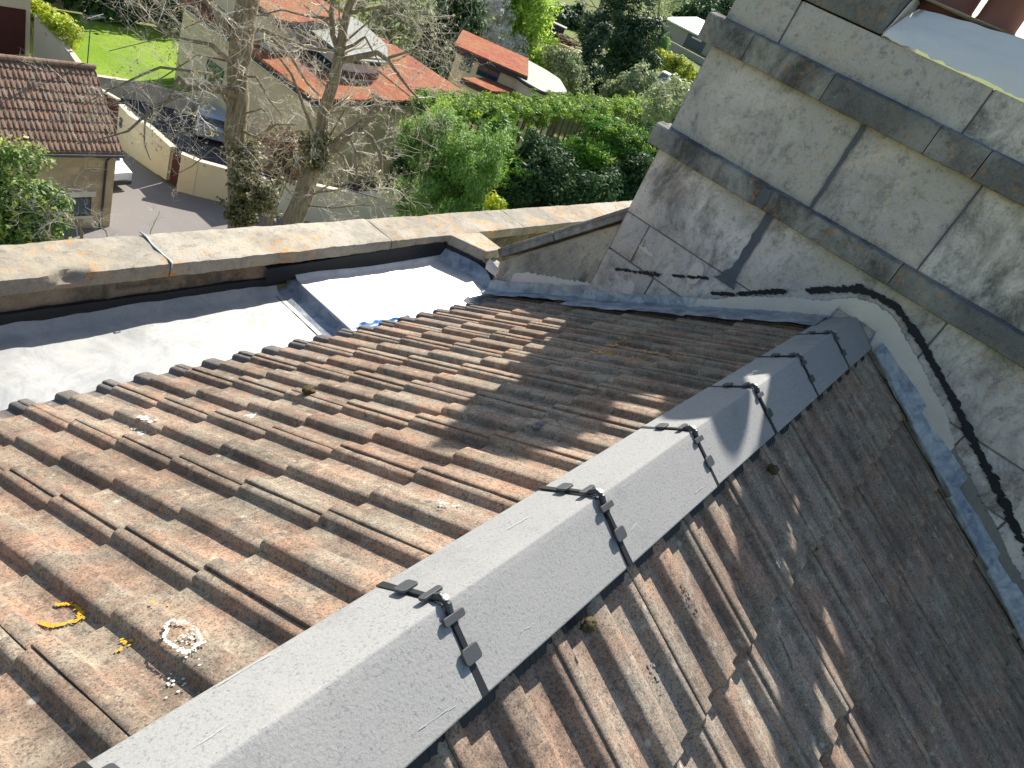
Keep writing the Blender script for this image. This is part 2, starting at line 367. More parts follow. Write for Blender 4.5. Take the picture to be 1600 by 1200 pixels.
def wing(side, f, up=0.0):
    e = aL if side > 0 else aR; L = np.linalg.norm(e); d = e/L; n = np.array([0, -d[2], d[1]]) if side > 0 else np.array([0, d[2], -d[1]])
    if n[2] < 0: n = -n
    return d*L*f+n*up, d, n
def rpad(mb, c, d, n, lx, ld, th, r=.006, bend=0):
    """plate of half sizes lx (along the ridge) and ld (down the wing), rounded corners"""
    pts = []
    for sx, sd in ((1, 1), (-1, 1), (-1, -1), (1, -1)):
        for q in range(5):
            a0 = {(1, 1): 0, (-1, 1): 90, (-1, -1): 180, (1, -1): 270}[(sx, sd)]; a = math.radians(a0+90*q/4)
            pts.append((sx*(lx-r)+r*math.cos(a), sd*(ld-r)+r*math.sin(a)))
    poly = [c+np.array([px, 0, 0])+d*pd+n*(bend*px*px) for px, pd in pts]
    mb.prism(poly, n*th)
for k in range(len(JX)-1):
    x = JX[k]; X0 = np.array([x, 0, 0])
    mb = MB(); w_ = .0125
    for side in (1, -1):       # gasket under the joint
        p0, d, n = wing(side, 0.0, -.003); p1, _, _ = wing(side, 1.0, -.003)
        mb.prism([X0+p0+[-w_, 0, 0], X0+p1+[-w_, 0, 0], X0+p1+[w_, 0, 0], X0+p0+[w_, 0, 0]], -n*.012)
        a = .08; b_ = .60
        q0, _, _ = wing(side, a, .001); q1, _, _ = wing(side, b_, .001)
        mb.prism([X0+q0+[-.0055, 0, 0], X0+q1+[-.0055, 0, 0], X0+q1+[.0055, 0, 0], X0+q0+[.0055, 0, 0]], n*.005)
        q0, _, _ = wing(side, .66, .0); q1, _, _ = wing(side, 1.0, .0)
        mb.prism([X0+q0+[-.0075, 0, 0], X0+q1+[-.0085, 0, 0], X0+q1+[.0085, 0, 0], X0+q0+[.0075, 0, 0]], n*.0025)
    clip = mb.build('ridge_clip', M['black'], ROOF, bevel=.0012)
    for side in (1, -1):
        mb = MB(); c, d, n = wing(side, .57, .006); rpad(mb, X0+c+[.002, 0, 0], d, n, .0175, .0125, .0045, .006); mb.build('clip_pad', M['clip'], clip, bevel=.001)
        mb = MB(); c, d, n = wing(side, .17, .006); rpad(mb, X0+c, d, n, .022, .0065, .005, .004, 3.0 if side > 0 else 0); mb.build('clip_wing', M['clip'], clip, bevel=.001)
    mb = MB(); mb.tube([X0+[0, .02, -.009], X0+[0, .008, .006], X0+[0, -.008, .006], X0+[0, -.022, -.009]], [.006]*4, 8); mb.build('clip_strap', M['clip'], clip)
    mb = MB(); mb.lathe(X0+np.array([0, 0, .0115]), [(.0001, 0), (.0062, 0), (.0062, .0012), (.0045, .0022), (.0016, .0022), (.0014, .001)], 16); mb.build('screw', M['steel'], clip, smooth=False)

# pleated black ridge roll showing under the wings
mb = MB()
for side in (1, -1):
    y0 = .088 if side > 0 else -.104; y1 = .113 if side > 0 else -.133; z0 = -.094; z1 = -.112 if side > 0 else -.118
    n = 620; vs = []
    for i in range(n+1):
        x = XA+(XB-.04-XA)*i/n; a = .0022*(1 if i % 2 else -1)*(.6+.6*noise.noise(Vector((x*30, side, 0))))
        drop = .004*noise.noise(Vector((x*9, side*5, 3)))
        vs += [(x, y0, z0+.01), (x, (y0+y1)/2+a, (z0+z1)/2+.004), (x, y1+a, z1+drop)]
    mb.add(vs, [(i*3+q, (i+1)*3+q, (i+1)*3+q+1, i*3+q+1) for i in range(n) for q in range(2)])
mb.build('ridge_roll', M['rollblack'], ROOF)

# lichen, droppings, moss on the tiles
def onL(x, y, up=.002): return np.array(oL)+np.array([x, 0, 0])+np.array(usL)*((y-.11)/c30)+np.array(unL)*up
def onR(x, y, up=.002): return np.array(oR)+np.array([x, 0, 0])+np.array(usR)*((-y-.125)/c30)+np.array(unR)*up
def tile_h(x, y, tl, phase, pitch):
    u = (x-phase) % pitch; lower = [q for q in tl if q >= y-.001]
    fall = ((lower[0] if lower else y)-y)/c30/.28*.018
    if .009 < u < .0545: return .0018-fall
    if u > .076: return -.0232-fall
    return None
tlR = [.41+.28*k for k in range(9)]
def flecks(side, cx, cy, rx, ry, n, size, ring, seed, arc=(0, 360)):
    """crust of small flat flecks; ring = relative width of the ring, 0 for a filled patch"""
    r = random.Random(seed); mb = MB()
    for _ in range(n):
        a = math.radians(r.uniform(*arc)); q = (1+r.gauss(0, ring*.5)) if ring else math.sqrt(r.random())*(1+.3*math.sin(a*3+seed))
        q *= 1+.16*math.sin(2*a+seed)+.08*math.sin(5*a+seed*2)
        x, y = cx+rx*q*math.cos(a), cy+ry*q*math.sin(a)
        h = tile_h(x, abs(y), tails+[1.7], .273, .1335) if side > 0 else tile_h(x, abs(y), tlR, .585, .1357)
        if h is None: continue
        s_ = size*r.uniform(.4, 1.4); m = r.randint(5, 7); o = r.random()*6; pts = []
        for k in range(m):
            b = o+2*math.pi*k/m; e = s_*r.uniform(.55, 1.2); pts.append((onL if side > 0 else onR)(x+e*math.cos(b), y+e*.9*math.sin(b), h))
        mb.add(pts, [tuple(range(m))] if side > 0 else [tuple(range(m))[::-1]], r.random())
    return mb
for (sd, x, y, rx, ry, n, sz, ring, mt, arc, lab) in [
    (1, .374, .472, .030, .034, 420, .0018, .16, 'lich_o', (150, 420), 'orange ring of lichen'), (1, .440, .240, .021, .036, 420, .0017, .13, 'lich_w', (0, 360), 'white ring of lichen'),
    (1, .440, .232, .012, .015, 40, .0016, 0, 'lich_w', (0, 360), None), (1, .954, 1.214, .028, .018, 60, .0045, 0, 'drop', (0, 360), None), (1, .905, 1.168, .05, .012, 70, .0045, 0, 'drop', (0, 360), None),
    (1, 1.17, 1.036, .03, .016, 50, .0045, 0, 'drop', (0, 360), None), (1, 1.712, .512, .035, .03, 120, .0032, .18, 'lich_g', (0, 300), None), (1, 2.412, .58, .15, .035, 150, .005, 0, 'lich_o', (0, 360), None),
    (1, 2.40, .447, .10, .03, 70, .005, 0, 'lich_o', (0, 360), None), (1, .53, .115, .02, .015, 40, .003, 0, 'drop', (0, 360), None), (1, 1.0, .232, .03, .012, 30, .003, 0, 'drop', (0, 360), None),
    (1, 1.15, .462, .018, .012, 26, .003, 0, 'lich_o', (0, 360), None), (1, .40, .31, .02, .014, 16, .0025, 0, 'lich_o', (0, 360), None), (1, .47, .335, .014, .012, 14, .0025, 0, 'lich_o', (0, 360), None),
    (1, .40, .19, .03, .02, 22, .0022, 0, 'lich_w', (0, 360), None), (1, .2, .33, .03, .03, 18, .002, 0, 'lich_w', (0, 360), None), (1, .62, .9, .02, .015, 16, .003, 0, 'drop', (0, 360), None), (1, .75, .5, .03, .03, 16, .002, 0, 'lich_w', (0, 360), None),
    (-1, 1.707, -.344, .012, .014, 26, .003, 0, 'drop', (0, 360), None), (-1, 1.545, -.482, .028, .036, 150, .003, .16, 'lich_g', (0, 360), None), (-1, 1.533, -.344, .012, .02, 60, .003, .3, 'lich_g', (0, 360), None),
    (-1, 1.1, -.3, .016, .03, 40, .003, 0, 'lich_g', (0, 360), None), (-1, 1.3, -.24, .014, .03, 36, .003, 0, 'lich_g', (0, 360), None), (-1, 2.1, -.42, .05, .10, 26, .0026, 0, 'lich_w', (0, 360), None),
    (-1, 1.95, -.75, .12, .2, 40, .0026, 0, 'lich_w', (0, 360), None), (-1, 2.5, -.6, .2, .2, 40, .0028, 0, 'lich_g', (0, 360), None), (-1, 2.0, -.62, .02, .03, 50, .0026, .3, 'lich_g', (0, 360), None)]:
    o = flecks(sd, x, y, rx, ry, n, sz, ring, int(x*1000), arc).build('bird_dropping' if mt == 'drop' else 'lichen_patch', M[mt], slopeL if sd > 0 else slopeR)
    if lab: o['label'] = lab
def lump(fn, x, y, s, up, mat, name, par, seed=0):
    mb = MB(); c = fn(x, y, up)
    def f(u, v):
        a = 2*math.pi*u; b = math.pi*v; d = np.array([math.sin(b)*math.cos(a), math.sin(b)*math.sin(a), math.cos(b)])
        return c+d*np.array(s)*(1+.45*noise.noise(Vector(tuple(d*2.2+seed)))+.2*noise.noise(Vector(tuple(d*6+seed))))
    mb.grid(f, 20, 12); return mb.build(name, mat, par, smooth=True)
lump(onR, .961, -.154, (.016, .013, .012), -.006, M['moss'], 'moss_clump', slopeR, 1)
lump(onR, 1.944, -.19, (.02, .016, .012), -.012, M['moss'], 'moss_clump', slopeR, 4)
lump(onL, 1.38, 1.024, (.022, .018, .012), .004, M['moss'], 'moss_clump', slopeL, 2)
st = lump(onL, 1.50, .326, (.036, .014, .009), -.008, M['twigdirt'], 'mortar_fragment', None, 3)
tag(st, 'grey elongated fragment of debris lying on the tiles near the ridge', 'debris')

# ------------------------------------------------------------------ lead gutter, left of the tiles
GUT = thing('lead_gutter', 'new lead lined gutter between the left tiles and the parapet', 'gutter', (1.5, 1.9, -1.12))
def sheet(x0, x1, zl, zr, seed, yin=1.55, yout=2.225, lip=0, wav=1.0):
    mb = MB()
    prof = [(yin, .0), (1.8, 0), (1.95, .001), (2.10, .003), (2.16, .006), (2.185, .016), (2.20, .034), (2.212, .05)]
    nx = 60
    vs = []
    for i in range(nx+1):
        x = x0+(x1-x0)*i/nx; z = zl+(zr-zl)*i/nx
        for (y, dz) in prof:
            zz = z+dz+wav*(.006*noise.noise(Vector((x*3+seed, y*4, seed)))+.003*noise.noise(Vector((x*9+seed, y*9, 2))))
            if lip and i == 0: zz -= lip
            vs.append((x, y, zz))
    n = len(prof)
    mb.add(vs, [(i*n+q, (i+1)*n+q, (i+1)*n+q+1, i*n+q+1) for i in range(nx) for q in range(n-1)], .5); return mb
o = sheet(-1.6, 2.20, -1.175, -1.125, 1).build('lead_sheet', M['leaddull'], GUT, smooth=True); o['label'] = 'lower dull grey lead sheet'
mbs = sheet(2.295, 3.52, -1.068, -1.062, 5)
o = mbs.build('lead_sheet', M['lead'], GUT, smooth=True); o['label'] = 'upper bright lead sheet beyond the step'
mb = MB()
mb.grid(lambda u, v: (2.17+.125*u, 1.55+v*.655, -1.130+.062*(0 if u < .12 else min(1, (u-.12)/.05*.03+max(0, (u-.75)/.25)))+.002*nz((u*3, v*5, 1))), 24, 20)
o = mb.build('drip_step', M['leadblue'], GUT, smooth=True); o['label'] = 'step between the two lead sheets'
mb = MB(); mb.tube([(2.172, 1.56+.64*i/12, -1.128+.004*nz((i, 2, 1), .6)) for i in range(13)], .006, 8); mb.build('lead_roll_edge', M['black'], GUT, smooth=True)
mb = MB(); mb.tube([(2.298, 1.56+.63*i/12, -1.070) for i in range(13)], .012, 10); mb.build('lead_roll_edge', M['lead'], GUT, smooth=True)
# upturn along the return wall
mb = MB(); mb.grid(lambda u, v: (3.345+.068*v**2+.10*max(0, min(1, u*2.9)), 2.21-.62*u, -1.06+.07*v**1.6+.004*nz((u*6, v*3, 8))), 20, 8); mb.build('lead_upturn', M['leadblue'], GUT, smooth=True)
mb = MB(); mb.grid(lambda u, v: (2.30+.36*u, 1.69+.05*v*(1-u*.5)+.008*nz((u*12, v, 3)), -1.052+.022*v+.008*nz((u*9, v*4, 1))), 30, 6)
o = mb.build('membrane_edge', M['bluefilm'], GUT, smooth=True); o['label'] = 'strip of blue membrane showing under the eaves tiles'

# ------------------------------------------------------------------ parapet
PAR = thing('parapet_wall', 'stone parapet with lichen covered coping beyond the lead gutter', 'wall', (2, 2.33, -16))
def cop_fn(x0, x1, y0, y1, z0, z1, seed, chunk=None):
    """worn coping stone as a closed rough box"""
    mb = MB(); nx = max(6, int((x1-x0)/.025)); sec = []
    ny = 8
    top = [(y0+(y1-y0)*q/ny, z1) for q in range(ny+1)]
    ring = [(y0+.004, z0), (y0, (z0*2+z1)/3), (y0, (z0+2*z1)/3)]+[(y0+.004, z1-.004)]+top[1:-1]+[(y1-.004, z1-.004), (y1, z0), ]
    n = len(ring); vs = []
    for i in range(nx+1):
        x = x0+(x1-x0)*i/nx
        for q, (y, z) in enumerate(ring):
            e = np.array([.002*nz((x, y, z), 30, seed), .006*nz((x, y, z), 8, seed)+.004*nz((x, y, z), 28, seed), .004*nz((x, y, z), 7, seed+3)+.003*nz((x, y, z), 34, seed)])
            if chunk and abs(x-chunk) < .10 and y < y0+.03 and z > z0+.03:
                f = 1-abs(x-chunk)/.10; e[1] += .022*f; e[2] -= .012*f
            vs.append((x+e[0]*(0 if i in (0, nx) else 1), y+e[1], z+e[2]))
    fs = [(i*n+q, i*n+(q+1) % n, (i+1)*n+(q+1) % n, (i+1)*n+q) for i in range(nx) for q in range(n)]
    fs += [tuple(range(n))[::-1], tuple(nx*n+q for q in range(n))]
    mb.add(vs, fs, random.random()); return mb
cops = [(-1.6, .42, None), (.425, 1.62, 1.21), (1.627, 2.92, None), (2.927, 4.2, None), (4.206, 5.4, None), (5.406, 6.7, None), (6.706, 8.2, None)]
for i, (a, b, ch) in enumerate(cops):
    cop_fn(a, b, 2.198, 2.448, -.965, -.898, i*3.1, ch).build('coping_stone', M['coping'], PAR, auto=50)
for x in (1.6235,):      # lead strips in the joints
    mb = MB(); mb.tube([(x+.004*math.sin(v*9), 2.455-.257*v, -.896+.002*math.sin(v*14)) for v in np.linspace(0, 1, 12)]+[(x, 2.193, -.915)], .004, 6); mb.build('joint_seal', M['lead'], PAR, smooth=True)
mb = MB()
def pf(u, v):
    x = -1.6+5.05*u; z = -1.30+.34*v; return (x, 2.225+.007*nz((x, z, 0), 9)+.005*nz((x, z, 2), 30)+(.03 if 1.42 < x < 1.60 and -1.005 < z < -.965 else 0), z)
mb.grid(pf, 240, 24); mb.box(-1.6, 8.2, 2.24, 2.42, -1.6, -.965); mb.grid(lambda u, v: (3.45+4.7*u, 2.23+.008*nz((u*30, v*3, 0)), -2.4+1.44*v), 60, 10)
mb.build('wall_face', M['paraface'], PAR, smooth=True)
def flash_strip(pts_bot, pts_top, y, name, lab=None, off=0):
    mb = MB(); n = 70; vs = []
    for i in range(n+1):
        u = i/n; xb = pts_bot[0][0]+(pts_bot[1][0]-pts_bot[0][0])*u
        zb = pts_bot[0][1]+(pts_bot[1][1]-pts_bot[0][1])*u; zt = pts_top[0]+(pts_top[1]-pts_top[0])*u+.006*nz((xb, 1, off), 6)+.004*nz((xb, 4, off), 25)
        for q in range(4): vs.append((xb, y-.002*nz((xb, q, off), 9)-.006*(q == 0), zb+(zt-zb)*q/3))
        vs.append((xb, y+.03, zt))
    mb.add(vs, [(i*5+q, (i+1)*5+q, (i+1)*5+q+1, i*5+q+1) for i in range(n) for q in range(4)])
    o = mb.build(name, M['flash'], PAR, smooth=False)
    if lab: o['label'] = lab
flash_strip(((-1.6, -1.17), (2.26, -1.09)), (-1.058, -1.050), 2.208, 'wall_flashing', 'lower length of black flashing')
flash_strip(((2.12, -1.065), (3.41, -1.03)), (-.985, -.938), 2.196, 'wall_flashing', 'upper length of black flashing', 3)
mb = MB()
# outer face and the building below
mb.box(-1.6, 8.2, 2.23, 2.40, -16, -1.6)
mb.build('outer_wall', M['facade'], PAR)
# return wall beside the gutter and raking gable wall
GAB = thing('gable_wall', 'low gable upstand with raking coping joining the parapet to the chimney', 'wall', (3.6, 1.7, -1.2))
mb = MB()
def rect_rough(mb, y0, y1, zf0, zf1, x, seed, ny=24, nzv=12):
    mb.grid(lambda u, v: (x+.006*nz((y0+(y1-y0)*u, v*.5, seed), 14)+.004*nz((u*9, v*9, seed), 3), y0+(y1-y0)*u, zf0(y0+(y1-y0)*u)+(zf1(y0+(y1-y0)*u)-zf0(y0+(y1-y0)*u))*v), ny, nzv)
roofz = lambda y: -.083-(y-.11)*T30
rake = lambda y: -.80+(1.80-y)*1.0
def retx(y): return float(np.interp(y, [1.78, 1.86, 1.985, 2.2, 2.23], [3.43, 3.50, 3.535, 3.422, 3.422]))
mb.grid(lambda u, v: (retx(2.22-.44*u)+.006*nz((u*9, v*4, 1), 2), 2.22-.44*u, -1.3+.345*v), 40, 12)
mf = MB(); mf.grid(lambda u, v: (retx(2.215-.40*u)-.007-.003*nz((u*9, v, 4), 2), 2.215-.40*u, -1.04+.075*v+.006*nz((u*9, 3, 3), 2)*v), 30, 4); mf.build('wall_flashing', M['flash'], GAB, smooth=True)
rect_rough(mb, 1.80, 1.14, lambda y: roofz(y)-.15, lambda y: rake(y)-.045, 3.425, 4, 40, 24)
mb.prism([(3.56, 2.22, -1.5), (3.56, 2.22, -.965), (3.56, 1.8, -.965), (3.56, 1.8, -.86), (3.56, 1.14, rake(1.14)-.06), (3.56, 1.14, -1.5)], (.10, 0, 0))
mb.build('wall_face', M['gable'], GAB, smooth=False)
mb = MB()
# return coping: flat stone lapping from the parapet to the foot of the rake
pl = [(3.415, 2.197), (3.70, 2.197), (3.70, 1.985), (3.53, 1.985)]
mb.prism([(x, y, -.962) for x, y in pl][::-1], (0, 0, .064), .6)
mb.build('coping_stone', M['coping'], GAB, bevel=.006)
mb = MB()
d = np.array([0, -.7071, .7071]); n = np.array([0, .7071, .7071])
for (a, b) in ((0, .40), (.405, .98)):
    c0 = np.array([3.395, 1.80, -.815])+d*a; L = b-a
    mb.prism([c0, c0+d*L, c0+d*L+n*.052, c0+n*.052], (.26, 0, 0), random.random())
mb.build('raking_coping', M['chim_dark'], GAB, bevel=.006)
mb = MB(); mb.tube([(3.393, 1.80-.66*u, -.80+.66*u+.038+.003*nz((u*9, 1, 1))) for u in np.linspace(0, 1, 14)], .004, 5); mb.build('mortar_line', M['mortar_grey'], GAB)
lp = MB()
lp.grid(lambda u, v: (3.40-.012*math.sin(v*3.1)+.006*nz((u*8, v*8, 9)), 1.86-.09*u, -.93+.075*v*(1-.3*u)), 10, 8); lp.build('mortar_fillet', M['mortar'], GAB, smooth=True)

def face_band(lo, hi, ys, x, name, mat, par, seed=0, th=.008, jag=.008, step=.008, fine=70, bulge=.006):
    """irregular slab trowelled on a wall facing -x; lo/hi are functions of y"""
    mb = MB(); y = ys[0]; n = max(8, int(abs(ys[1]-ys[0])/step)); vs = []
    for i in range(n+1):
        yy = ys[0]+(ys[1]-ys[0])*i/n
        a = lo(yy)+jag*.6*nz((yy, 0, seed), 12)+jag*.4*nz((yy, 2, seed), fine); b = hi(yy)+jag*nz((yy, 5, seed), 9)+jag*.9*nz((yy, 8, seed), fine)+jag*.5*nz((yy, 3, seed), fine*2.3)
        if b < a+.001: b = a+.001
        for q, (f, e) in enumerate(((0, 0), (.0, th), (.3, th+bulge*.8), (.7, th+bulge*.6), (1, th), (1, 0))):
            vs.append((x-e-.002*nz((yy, f, seed), 20)*(q in (2, 3)), yy, a+(b-a)*f))
    mb.add(vs, [(i*6+q, i*6+q+1, (i+1)*6+q+1, (i+1)*6+q) for i in range(n) for q in range(5)])
    mb.f += [(0, 1, 2, 3, 4, 5), tuple(n*6+q for q in range(6))[::-1]]; mb.a += [.5, .5]
    return mb.build(name, mat, par, auto=60)
face_band(lambda y: roofz(y)+.05, lambda y: roofz(y)+.125+.02*math.sin(y*9), (1.68, 1.20), 3.425, 'mortar_fillet', M['mortar'], GAB, 2, .006, .02, bulge=.002)

# ------------------------------------------------------------------ chimney stack
CH = thing('chimney_stack', 'massive weathered grey ashlar chimney stack rising behind the ridge', 'chimney', (3.75, 0, -2))
FX = 3.37; YL = 1.195; YR = -2.2
def stone_blocks(rows):
    mb = MB()
    for (z0, z1, cuts) in rows:
        for a, b in zip(cuts[:-1], cuts[1:]):
            g = .0035; j = random.uniform(-.004, .004); rnd = random.random()
            y1, y0 = a-g*(a < YL-.001), b+g
            n1, n2 = max(2, int((y1-y0)/.03)), max(2, int((z1-z0)/.03)); s = random.uniform(0, 50)
            def ff(u, v):
                e = min(u, 1-u)*(y1-y0); e2 = min(v, 1-v)*(z1-z0); ed = min(e, e2); rr = .006*max(0, 1-ed/.018)**2
                y = y0+(y1-y0)*u; z = z0+g+(z1-z0-2*g)*v
                return (FX+j+rr+.0035*nz((y, z, s), 6)+.0025*nz((y, z, s), 22)+.012*max(0, nz((y, z, s), 16)-.42)*(ed < .05), y, z)
            mb.grid(lambda u, v: ff(1-u, v), n1, n2, rnd)
            q = .012
            mb.add([(FX+q, y0, z0+g), (FX+q, y1, z0+g), (FX+q, y1, z1-g), (FX+q, y0, z1-g), (FX+j+.004, y0, z0+g), (FX+j+.004, y1, z0+g), (FX+j+.004, y1, z1-g), (FX+j+.004, y0, z1-g)],
                   [(0, 4, 5, 1), (1, 5, 6, 2), (2, 6, 7, 3), (3, 7, 4, 0)], rnd)
    return mb
rows = [(-.165, .185, [YL, .562, -.292, -.90, -1.5, YR]),
        (-.378, -.165, [YL, 1.052, .45, -.20, -.62, -1.25, YR]),
        (-.74, -.378, [YL, .9, .2, -.35, -.95, -1.6, YR]),
        (-1.15, -.74, [YL, .7, .1, -.6, -1.3, YR]), (-1.7, -1.15, [YL, .4, -.4, -1.2, YR]),
        (.275, .668, [YL, .427, -.075, -.72, -1.35, YR]),
        (.778, .962, [YL, .926, .10, -.55, -1.2, YR])]
o = stone_blocks(rows).build('ashlar_face', M['chim'], CH, smooth=True)
mb = MB(); mb.box(FX+.010, 4.12, YR, YL-.012, -2, .955); mb.build('stack_core', M['mortar_grey'], CH)
mb = MB()
for (z0, z1) in ((-1.7, -.74), (-.74, -.165), (-.165, .185), (.275, .668), (.778, .962)):
    mb.grid(lambda u, v: (FX+.003+.75*u, YL+.004*nz((u*9, v, z0), 3), z0+.003+(z1-z0-.006)*v), 20, 8, random.random())
mb.build('ashlar_side', M['chim'], CH, smooth=True)
def string(z0, z1, cuts, pr, lab):
    mb = MB()
    for a, b in zip(cuts[:-1], cuts[1:]):
        y0, y1 = b+.002, a-.002; n = max(3, int((y1-y0)/.03)); rnd = random.random(); vs = []; s = random.uniform(0, 40); j = random.uniform(-.003, .003)
        sec = [(FX+.02, z0), (FX-pr+.006, z0), (FX-pr+.001, z0+.004), (FX-pr, z0+.03), (FX-pr, z1-.03), (FX-pr+.001, z1-.010), (FX-pr+.008, z1-.004), (FX+.02, z1+.006)]
        m = len(sec)
        for i in range(n+1):
            y = y0+(y1-y0)*i/n; ed = min(y-y0, y1-y); er = .005*max(0, 1-ed/.015)
            for q, (x, z) in enumerate(sec):
                w_ = 0 if q in (0, m-1) else 1
                chip = .016*max(0, nz((y, z, s), 12)-.38)*w_
                vs.append((x+w_*(j+er+.004*nz((y, z, s), 7)+.003*nz((y, z, s), 30))+chip, y, z+w_*(.003*nz((y, x, s+5), 9)+.003*nz((y, z, s), 26))))
        fs = [(i*m+q, (i+1)*m+q, (i+1)*m+(q+1) % m, i*m+(q+1) % m) for i in range(n) for q in range(m)]
        fs += [tuple(range(m)), tuple(n*m+q for q in range(m))[::-1]]
        mb.add(vs, fs, rnd)
    ybb = cuts[0]
    mb.box(FX+.021, 4.12, YL-.02, ybb-.002, z0+.002, z1-.002, .4)
    o = mb.build('string_course', M['chim_dark'], CH, auto=24); o['label'] = lab
string(.180, .280, [1.252, .615, -.02, -.75, -1.4, YR], .052, 'lower projecting string course')
string(.664, .782, [1.258, 1.02, .63, .17, -.03, -.62, -1.2, YR], .055, 'upper projecting string course')
# pointing: dark repair mortar in joints
mb = MB()
def joint(y, z0, z1, w0, w1, x=FX):
    n = 14
    vs = []
    for i in range(n+1):
        z = z0+(z1-z0)*i/n; ww = w0+(w1-w0)*i/n; c = y+.004*nz((z, y, 1), 14)
        vs += [(x-.0045, c-ww*(1+.5*nz((z, y, 3), 25)), z), (x-.0055, c+ww*(1+.5*nz((z, y, 7), 25)), z)]
    mb.add(vs, [(i*2, i*2+1, i*2+3, i*2+2) for i in range(n)])
joint(.427, .285, .66, .006, .011); mb.build('joint_pointing', M['point'], CH); mb = MB(); joint(-.075, .30, .66, .0035, .0035); mb.build('joint_pointing', M['point'], CH); mb = MB(); joint(.562, -.16, .185, .02, .018); joint(.575, -.20, -.12, .06, .014); joint(.615, .186, .272, .02, .022, FX-.055)
mb.build('joint_pointing', M['point'], CH)
# mortar band, black bitumen line
def interp(pts):
    ys = [p[0] for p in pts][::-1]; zs = [p[1] for p in pts][::-1]
    return lambda y: float(np.interp(y, ys, zs))
rL = lambda y: (-.083-(abs(y)-.11)*T30) if y > 0 else (-.078-(abs(y)-.125)*T30)
mtop = interp([(.66, -.335), (.618, -.325), (.423, -.170), (.156, -.012), (.05, .062), (-.023, .088), (-.10, .085), (-.183, .042), (-.32, -.028), (-.522, -.148), (-.60, -.215), (-.66, -.28)])
mbot = lambda y: (-.01 if -.1 < y < .09 else rL(y)-.0)
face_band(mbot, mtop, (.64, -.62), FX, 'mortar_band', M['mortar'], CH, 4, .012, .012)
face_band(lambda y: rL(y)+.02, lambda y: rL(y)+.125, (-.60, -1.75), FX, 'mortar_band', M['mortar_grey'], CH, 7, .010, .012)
blk = interp([(.62, -.285), (.507, -.215), (.386, -.125), (.18, .022), (.06, .105), (-.02, .118), (-.092, .120), (-.196, .084), (-.307, .028), (-.492, -.075), (-.74, -.222), (-1.002, -.385), (-1.8, -.86)])
rb = random.Random(5)
def dabs(n, y0, y1, cz, wid, size, name='bitumen_line'):
    """ragged black brushed coating: many overlapping thin dabs"""
    mb = MB()
    for _ in range(n):
        y = rb.uniform(y0, y1); wv = wid*.72*(.45+.9*abs(nz((y, 3, 1), 7))); z = cz(y)+wv*(rb.uniform(-1, 1)*.8+rb.gauss(0, .28))
        if nz((y, 1, 9), 9) < (-.22 if y > .05 else -.62): continue
        s_ = size*.85*rb.uniform(.25, 1.3); m = rb.randint(6, 9); o = rb.random()*6; x = FX-.0062-rb.random()*.0016
        mb.add([(x, y+s_*1.5*rb.uniform(.5, 1.1)*math.cos(o+2*math.pi*k/m), z+s_*.8*rb.uniform(.5, 1.1)*math.sin(o+2*math.pi*k/m)) for k in range(m)], [tuple(range(m))[::-1]])
    return mb.build(name, M['bitumen'], CH)
dabs(170, .60, .40, blk, .008, .010); dabs(230, .42, .17, blk, .013, .012); dabs(320, .22, -.12, blk, .022, .013); dabs(420, -.10, -.62, blk, .020, .013); dabs(900, -.60, -1.8, blk, .024, .014)
dabs(70, .93, .66, lambda y: -.30+(y-.80)*-.55, .010, .010, 'bitumen_smear'); dabs(40, 1.12, .90, lambda y: -.40+(y-1.0)*-.5, .010, .010, 'bitumen_smear')
for (y, z, ry, rz, sd) in [(.72, -.235, .035, .06, 1), (.985, -.50, .03, .05, 2), (1.0, -.28, .05, .012, 3)]:
    face_band(lambda yy: z-rz*math.sqrt(max(0, 1-((yy-y)/ry)**2)), lambda yy: z+rz*math.sqrt(max(0, 1-((yy-y)/ry)**2)), (y+ry, y-ry), FX, 'mortar_patch', M['mortar'], CH, 60+sd, .004, .012, .004, 50, .002)
# flaunching on top, taller plinth on the left, pots
mb = MB()
def fl(u, v):
    y = .56-2.7*u; zt = 1.10+.05*min(1, u*6)
    return (FX-.012+.15*v+.005*nz((u*20, v*4, 2)), y-.03*v*(u < .01), .966+.02*nz((y, 1, 3), 5)*(1-v)*.6+.012*nz((y, 2, 3), 30)*(1-v)+(zt-.966)*(v**.8)+.006*nz((u*30, v*6, 4)))
mb.grid(fl, 130, 14)
mb.grid(lambda u, v: (FX+.135+.55*u, .56-2.7*v, 1.145+.02*nz((u*5, v*9, 1))), 12, 40)
mb.grid(lambda u, v: (FX-.012+.7*u, .562+.006*nz((u*9, v*9, 6)), .96+.17*v*min(1, u*5+.1)), 20, 8)
mb.build('flaunching', M['render'], CH, smooth=True)
mb = MB(); mb.box(FX+.004, FX+.62, .568, YL-.004, .964, 1.16, .3); mb.box(FX+.02, FX+.30, .98, 1.285, 1.16, 1.66, .6); mb.box(FX-.03, FX+.55, .9, 1.30, 1.17, 1.24, .5)
mb.build('chimney_plinth', M['chim_dark'], CH, bevel=.01)
def pot(y, r, top, x=3.68):
    mb = MB(); mb.lathe((x, y, 1.10), [(r*1.02, 0), (r*1.02, .05), (r*.94, .07), (r*.88, top-1.10-.12), (r*.98, top-1.10-.10), (r*1.04, top-1.10-.05), (r*.98, top-1.10), (r*.75, top-1.10), (r*.72, top-1.3)], 28)
    return mb.build('chimney_pot', M['pot'], CH, smooth=True)
pot(.475, .105, 1.66); pot(.275, .085, 1.64); pot(.75, .115, 1.68); pot(-.45, .12, 1.6); pot(-.95, .12, 1.6)

